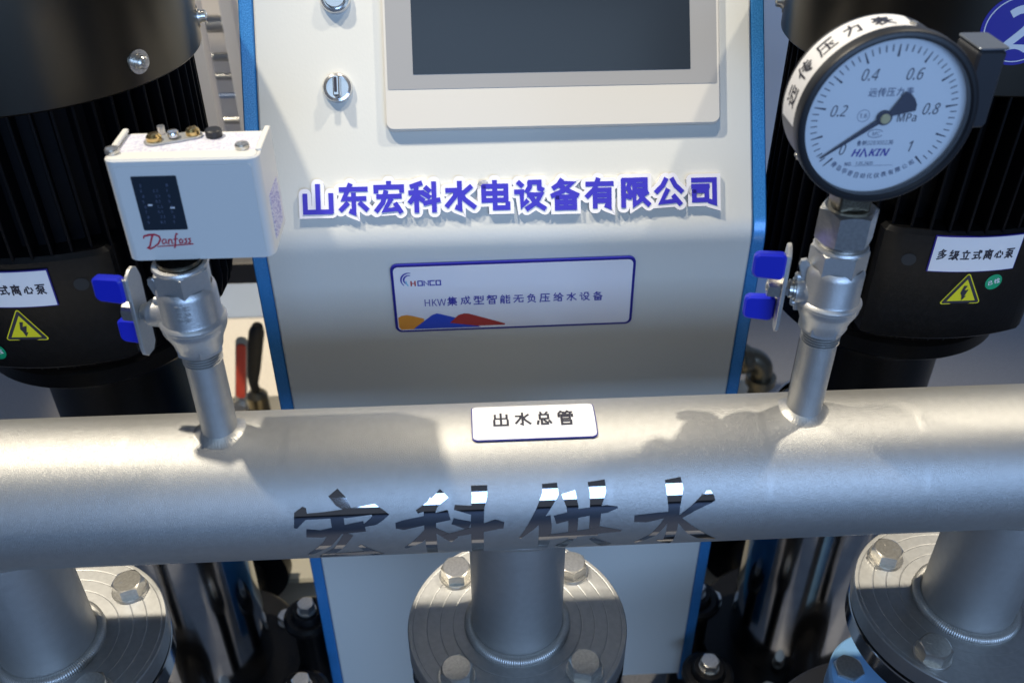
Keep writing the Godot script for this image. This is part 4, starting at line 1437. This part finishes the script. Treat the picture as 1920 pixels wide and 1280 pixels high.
# ------------------------------------------------------------------ pressure gauge
func gauge() -> void:
	var c := Vector3(.2052, .2783, 0)
	var t := thing("pressure_gauge", "round pressure gauge with white dial reading zero above the right valve", "pressure gauge", Vector3(.2045, .1885, 0))
	var o := -t.position
	var fwd := Basis(Vector3.RIGHT, Vector3(0, 0, 1), Vector3(0, -1, 0))   # y of the lathe points to +z
	var at := Transform3D(fwd, o + c)
	var mb := Mb.new()
	mb.lathe(v2([0, -.0195, .0420, -.0195, .0470, -.0180, .0484, -.0165, .0484, .0130]), 96, at, 25)
	obj("case", mb, "dark_case", t)
	mb = Mb.new()
	mb.lathe(v2([.0484, .0110, .0500, .0112, .0506, .0122, .0506, .0185, .0500, .0200, .0486, .0208, .0470, .0208, .0458, .0196, .0456, .0160]), 96, at, 30)
	obj("bezel", mb, "black_plastic", t)
	mb = Mb.new()
	mb.lathe(v2([.0470, .0140, 0, .0140]), 96, at)
	var dial := obj("dial", mb, "dial", t, "white dial marked 0 to 1 MPa")
	var f := func(x: float, y: float, h: float) -> Array:
		return [o + c + Vector3(x, y, .0140 + h), Vector3(0, 0, 1)]
	mb = Mb.new()
	for i in 51:
		var a := deg_to_rad(225.0 - 270.0 * i / 50.0)
		var dd := Vector2(cos(a), sin(a))
		var major := i % 5 == 0
		var r0 := .0345 if major else .0375
		mb.ribbon([Vector3(dd.x * r0, dd.y * r0, .0012 if major else .0006), Vector3(dd.x * .0412, dd.y * .0412, .0005)], f, .0001, 1, 0)
	obj("scale", mb, "gauge_ink", dial)
	mb = Mb.new()
	for k in [["0", 225.0, .0270], ["0.2", 171.0, .0262], ["0.4", 117.0, .0275], ["0.6", 63.0, .0275], ["0.8", 9.0, .0270], ["1", -42.0, .0268]]:
		var a := deg_to_rad(k[1])
		mb.letters(k[0], sans, cos(a) * k[2] - .001, sin(a) * k[2] - .0033, .0065, f, .0001, .78, .18, true)
	mb.letters("MPa", sans, .0080, -.0030, .0048, f, .0001, .9)
	obj("numerals", mb, "gauge_ink", dial)
	mb = Mb.new()
	var nm := ["yuan", "chuan", "ya", "power", "biao"]
	for i in 5:
		mb.glyph(G[nm[i]], -.0118 + i * .0052, .0172, .0048, .0052, .00052, f, .0001)
	ring_patch(mb, .0033, .0036, func(x: float, y: float, h: float) -> Array: return f.call(x - .0118, y + .0010, h), .0001)
	mb.letters("1.6", sans, -.0118, -.0002, .0026, f, .0001, .9, 0, true)
	# certification mark: an open ellipse round the letters MC
	var el: Array = []
	for i in 28:
		var a := deg_to_rad(25 + i * 11.5)
		el.append(Vector3(-.0025 + cos(a) * .0044, -.0098 + sin(a) * .0024, .0004))
	mb.ribbon(el, f, .0001, 1, 0)
	mb.letters("MC", sans, -.0020, -.0110, .0022, f, .0001, 1, 0, true)
	mb.glyph(G["lu"], -.0120, -.0138, .0026, .0030, .00028, f, .0001)
	mb.glyph(G["made"], -.0090, -.0138, .0026, .0030, .00028, f, .0001)
	mb.letters("02830022", sans, -.0060, -.0167, .0026, f, .0001, .86)
	mb.glyph(G["hao"], .0068, -.0138, .0026, .0030, .00028, f, .0001)
	mb.letters("NO.", bold, -.0165, -.0294, .0023, f, .0001, .8)
	mb.ribbon([Vector3(-.0115, -.0295, .0002), Vector3(.0120, -.0295, .0002)], f, .0001, 1, 0)
	mb.letters("1.05.2420", sans, -.0100, -.0290, .0021, f, .0001, .8)
	var firm := ["qing", "dao", "hua", "qing", "zi", "move", "change", "yi", "biao", "you", "xian", "gong", "si"]
	for i in 13:
		var a := deg_to_rad(-90.0 + (i - 6) * 6.3)
		mb.glyph(G[firm[i]], cos(a) * .0372 - .0017, sin(a) * .0372 + .0018 + .0012, .0034, .0036, .00034, f, .0001, 1, .35, 0, a + PI / 2)
	obj("small_print", mb, "grey_ink", dial)
	mb = Mb.new()
	mb.letters("H", bold, -.0138, -.0236, .0045, f, .0001, 1.1, .3)
	mb.glyph("1,20 9,0 17,20", -.0088, -.0190, .0046, .0046, .0011, f, .0001)
	mb.letters("KIN", bold, -.0038, -.0236, .0045, f, .0001, 1.05, .3)
	obj("maker_name", mb, "navy_print", dial)
	# needle
	mb = Mb.new()
	var an := deg_to_rad(216.5)
	var nf := Transform3D(Basis(Vector3.BACK, an), o + c + Vector3(0, 0, .0152))
	mb.prism(PackedVector2Array([Vector2(.0400, .0003), Vector2(.0060, .0014), Vector2(-.0045, .0018), Vector2(-.0158, .0068), Vector2(-.0178, .0040), Vector2(-.0184, 0), Vector2(-.0178, -.0040), Vector2(-.0158, -.0068), Vector2(-.0045, -.0018), Vector2(.0060, -.0014), Vector2(.0400, -.0003)]), 0, .0005, 0, nf)
	mb.lathe(v2([0, .0140, .0042, .0140, .0042, .0160, .0037, .0164, .0028, .0164]), 36, at)
	obj("needle", mb, "gauge_ink", t)
	mb = Mb.new()
	mb.lathe(v2([.0029, .0150, .0029, .0170, .0024, .0174, 0, .0174]), 28, at)
	obj("hub", mb, "hub_brass", t)
	mb = Mb.new()
	mb.lathe(v2([.0457, .0192, 0, .0192]), 64, at)
	obj("glass", mb, "gauge_glass", t)
	# paper label round the case
	var rr := .0485
	var band := func(x: float, y: float, h: float) -> Array:
		var a := deg_to_rad(133.0) - x / rr
		return [o + c + Vector3(cos(a) * (rr + h), sin(a) * (rr + h), -.0030 + y), Vector3(cos(a), sin(a), 0)]
	mb = Mb.new()
	var k := 40
	for i in k:
		var xa := -.0475 + .095 * i / k
		var xb := -.0475 + .095 * (i + 1) / k
		var p: Array = band.call(xa, -.0105, .0003)
		var q: Array = band.call(xb, -.0105, .0003)
		var r: Array = band.call(xb, .0135, .0003)
		var s: Array = band.call(xa, .0135, .0003)
		mb.quad(p[0], q[0], r[0], s[0], p[1], q[1], r[1], s[1])
	var pl := obj("paper_label", mb, "white_print", t, "white paper label with black Chinese characters stuck round the case")
	mb = Mb.new()
	for i in 5:
		# written on the rim, tops of the characters towards the back
		var place := func(x: float, y: float, h: float) -> Array:
			return band.call(x, -y, h)
		mb.glyph(G[nm[i]], -.0385 + i * .0158, .0062, .0118, .0130, .0012, place, .0005, .003)
	obj("characters", mb, "ink", pl)
	for a in [78.0, 215.0]:
		mb = Mb.new()
		var d := Vector3(cos(deg_to_rad(a)), sin(deg_to_rad(a)), 0)
		mb.lathe(v2([0, 0, .0026, 0, .0026, .0012, .0018, .002, 0, .002]), 20, Transform3D(y_along(d), o + c + d * .0484 + Vector3(0, 0, .002)))
		obj("screw", mb, "bolt_steel", t)
	# cable box at the side
	mb = Mb.new()
	mb.prism(rrect(.0165, .0450, .003, 4), -.0170, .0100, .0015, xf_at(o + c + Vector3(.0550, .0125, 0)))
	obj("cable_box", mb, "dark_case", t)
	mb = Mb.new()
	mb.prism(rrect(.0172, .0276, .002, 4), 0, .0014, .0004, Transform3D(Basis(Vector3.RIGHT, Vector3(0, 0, -1), Vector3.UP), o + c + Vector3(.0552, .0352, -.0036)))
	obj("cable_box_cover", mb, "case_top", t)
	# neck, thread and hexagon adapter
	mb = Mb.new()
	mb.prism(rrect(.0200, .0200, .002, 4), .2140, .2330, .0006, Transform3D(Basis(Vector3.RIGHT, Vector3(0, 0, -1), Vector3.UP), o + Vector3(.2045, 0, -.002)))
	mb.lathe(v2([.0085, .2060, .0110, .2110, .0118, .2135, .0118, .2155, .0100, .2160]), 40, xf_at(o + Vector3(.2045, 0, 0)))
	for q in 3:
		var y := .2100 + q * .0016
		mb.lathe(v2([.0108, y, .0116, y + .0008, .0108, y + .0016]), 40, xf_at(o + Vector3(.2045, 0, 0)), 10)
	obj("neck", mb, "dark_fitting", t)
	mb = Mb.new()
	hex_head(mb, .0315, .0232, Transform3D(Basis(Vector3.UP, .42), o + Vector3(.2045, .1885 + .0035, 0)), .0105, true)
	mb.lathe(v2([.0138, .1885, .0145, .1890, .0145, .1915, .0140, .1922]), 40, xf_at(o + Vector3(.2045, 0, 0)))
	obj("adapter", mb, "bolt_steel", t)


# ------------------------------------------------------------------ what hangs under the manifold
func lower_valves() -> void:
	for x in [0.0, -.388, .388]:
		var which: String = {0.0: "stainless lower flange and pipe under the middle branch of the manifold", -.388: "stainless lower flange and pipe under the left branch of the manifold", .388: "stainless lower flange and pipe under the right branch of the manifold"}[x]
		var t := thing("lower_flange", which, "flange", Vector3(x, -.70, 0), "flanges bolted under the manifold branches")
		var o := Vector3(0, .70, 0)
		var mb := Mb.new()
		mb.lathe(v2([.088, -.1925, .088, -.1892, 0, -.1892]), 64, xf_at(o))
		obj("gasket", mb, "rubber", t)
		mb = Mb.new()
		mb.lathe(v2([.03, -.2115, .0915, -.2115, .0925, -.2105, .0925, -.1935, .0917, -.1925, 0, -.1925]), 96, xf_at(o))
		obj("flange", mb, "sleeve_steel", t)
		mb = Mb.new()
		mb.lathe(v2([.038, -.65, .038, -.2115]), 64, xf_at(o))
		obj("pipe", mb, "sleeve_steel", t)
		mb = Mb.new()
		mb.lathe(v2([0, -.66, .1, -.66, .102, -.64, .045, -.63]), 64, xf_at(o))
		obj("foot", mb, "black_paint", t)


func small_valve() -> void:
	# behind the left pump: lever valve with a red sleeve and one with a black grip
	var t := thing("lever_valve", "small lever valve with red sleeve standing between left pump and cabinet", "valve", Vector3(-.412, -.56, -.70))
	var o := -t.position
	var mb := Mb.new()
	mb.lathe(v2([0, -.60, .016, -.60, .018, -.55, .022, -.545, .022, -.52, .012, -.51, .008, -.50, 0, -.50]), 32, xf_at(o + Vector3(-.412, 0, -.70)))
	obj("valve_body", mb, "dark_fitting", t)
	mb = Mb.new()
	var lean := Transform3D(Basis(Vector3.BACK, -.13) * Basis(Vector3.RIGHT, -.25), o + Vector3(-.413, -.492, -.70))
	mb.prism(rrect(.0190, .130, .0085, 8, Vector2(0, .055)), 0, .003, .0006, lean)
	obj("lever", mb, "frame_paint", t)
	mb = Mb.new()
	mb.prism(rrect(.0150, .094, .0055, 8, Vector2(0, .062)), .003, .0075, .0015, lean)
	obj("sleeve", mb, "red_sleeve", t)
	mb = Mb.new()
	mb.lathe(v2([0, 0, .012, 0, .012, .002, 0, .002]), 24, lean * xf_at(Vector3(0, -.002, .003), Basis(Vector3.RIGHT, PI / 2)))
	hex_head(mb, .016, .008, lean * xf_at(Vector3(0, -.002, .005), Basis(Vector3.RIGHT, PI / 2)))
	obj("nut", mb, "bolt_steel", t)
	t = thing("lever_valve", "small lever valve with long black grip against the blue cabinet edge", "valve", Vector3(-.40, -.60, -.76))
	o = -t.position
	mb = Mb.new()
	mb.lathe(v2([0, -.60, .018, -.60, .018, -.52, .010, -.51, 0, -.51]), 32, xf_at(o + Vector3(-.402, 0, -.76)))
	obj("valve_body", mb, "dark_fitting", t)
	mb = Mb.new()
	mb.tube([o + Vector3(-.402, -.515, -.76), o + Vector3(-.402, -.49, -.755), o + Vector3(-.396, -.455, -.75), o + Vector3(-.376, -.375, -.74), o + Vector3(-.372, -.362, -.739)], [.007, .008, .0125, .0125, .008], 16)
	obj("grip", mb, "rubber", t)
	# brown fitting and bolt on the base plate beside the right pump
	t = thing("pipe_fitting", "dark brass pipe elbow between the cabinet and the right pump", "pipe fitting", Vector3(.452, -.60, -.74))
	o = -t.position
	mb = Mb.new()
	var bend: Array = []
	for i in 9:
		var a := PI / 2 * i / 8.0
		bend.append(o + Vector3(.430 + .032 * sin(a), -.46 - .032 * (1.0 - cos(a)), -.74))
	bend.append(o + Vector3(.462, -.60, -.74))
	mb.tube(bend, [.018], 20)
	mb.lathe(v2([0, 0, .024, 0, .026, .004, .026, .016, .022, .020, 0, .020]), 28, Transform3D(y_along(Vector3(-1, 0, .3)), o + Vector3(.433, -.46, -.74)))
	mb.lathe(v2([0, 0, .026, 0, .026, .014, 0, .014]), 28, xf_at(o + Vector3(.462, -.515, -.74)))
	obj("elbow", mb, "dark_fitting", t)
	mb = Mb.new()
	mb.lathe(v2([0, 0, .018, 0, .018, .003, 0, .003]), 24)
	hex_head(mb, .026, .013, xf_at(Vector3(0, .003, 0)))
	var b := thing("anchor_bolt", "zinc hexagon bolt in the cream base plate beside right cabinet edge", "bolt", Vector3(.442, -.5995, -.735))
	obj("head", mb, "bolt_steel", b)
	# added posts and bars, shaped after reflections in a polished cylinder behind the left gap
	t = thing("reflection_bars", "pale posts with silver and blue tubes standing in for reflections in a polished cylinder, left of the cabinet", "reflection_bars", Vector3(-.346, -.194, -.76))
	o = -t.position
	for x in [-.3700, -.3255]:
		mb = Mb.new()
		mb.prism(rrect(.0165, .030, .002), 0, .85, .002, Transform3D(Basis(Vector3.RIGHT, Vector3(0, 0, -1), Vector3.UP), Vector3(x, -.194, -.72) + o))
		obj("post", mb, "booth_white", t)
	mb = Mb.new()
	mb.prism(rrect(.06, .80, .002), 0, .004, .001, xf_at(Vector3(-.35, .20, -.79) + o))
	obj("back_panel", mb, "booth_white", t)
	for k in [[.1040, .018, .05, "satin_steel"], [.0600, .009, .04, "satin_steel"], [.0330, .008, .04, "satin_steel"], [.0060, .006, .04, "booth_blue"], [.155, .024, .04, "booth_blue"], [.20, .012, .04, "satin_steel"], [.25, .012, .04, "satin_steel"], [-.03, .008, .04, "satin_steel"]]:
		mb = Mb.new()
		var rt: float = k[1] * .62
		mb.lathe([Vector2(rt, -.03), Vector2(rt, .03)], 32, Transform3D(Basis(Vector3(0, -1, 0), Vector3.RIGHT, Vector3.BACK), Vector3(-.348, k[0], -.765) + o))
		obj("bar", mb, k[3], t)
	var sh := thing("support_shelf", "dark grey steel shelf on a column behind the cabinet carrying the pale posts and bars", "shelf", Vector3(0, -.60, -.76))
	mb = Mb.new()
	mb.prism(rrect(.80, .26, .004), .370, .405, .002, Transform3D(Basis(Vector3.RIGHT, Vector3(0, 0, -1), Vector3.UP), Vector3(-.06, 0, -.02)))
	mb.prism(rrect(.12, .12, .004), 0, .370, .002, Transform3D(Basis(Vector3.RIGHT, Vector3(0, 0, -1), Vector3.UP), Vector3.ZERO))
	obj("shelf", mb, "dark_case", sh)
	var w := thing("booth_wall", "pale lilac booth wall with blue skirting behind the pump set", "wall", Vector3(0, -.72, -1.30))
	mb = Mb.new()
	mb.prism(rrect(5.0, 2.1, .005, 2, Vector2(0, 1.17)), -.06, 0, .002, Transform3D())
	obj("panel", mb, "booth_white", w)
	mb = Mb.new()
	mb.prism(rrect(5.0, .118, .003, 2, Vector2(0, .06)), -.06, .006, .002, Transform3D())
	obj("skirting", mb, "booth_blue", w)
	t = thing("drain_valve", "round cover with a blue reflection painted on and a hexagon bolt, lower left of the right flange", "valve", Vector3(.345, -.70, .03))
	o = -t.position
	mb = Mb.new()
	mb.lathe(v2([.04, -.66, .04, -.29, .053, -.285, .056, -.280, .056, -.254, .054, -.251, 0, -.250]), 64, xf_at(o + Vector3(.336, 0, .022)))
	obj("cover", mb, "blue_reflection", t)  # blue here is a painted reflection
	mb = Mb.new()
	mb.lathe(v2([0, -.70, .10, -.70, .10, -.33, .128, -.325, .131, -.320, .131, -.304, .128, -.301, .06, -.301]), 96, xf_at(o + Vector3(.335, 0, .090)))
	obj("lower_flange", mb, "dark_case", t)
	mb = Mb.new()
	mb.lathe(v2([0, 0, .0155, 0, .0155, .0025, 0, .0025]), 32, xf_at(o + Vector3(.300, -.262, .006)))
	mb.lathe(v2([.008, -.301, .008, -.262]), 20, xf_at(o + Vector3(.300, 0, .006)))
	hex_head(mb, .024, .012, xf_at(o + Vector3(.300, -.2595, .006)))
	obj("bolt", mb, "bolt_steel", t)
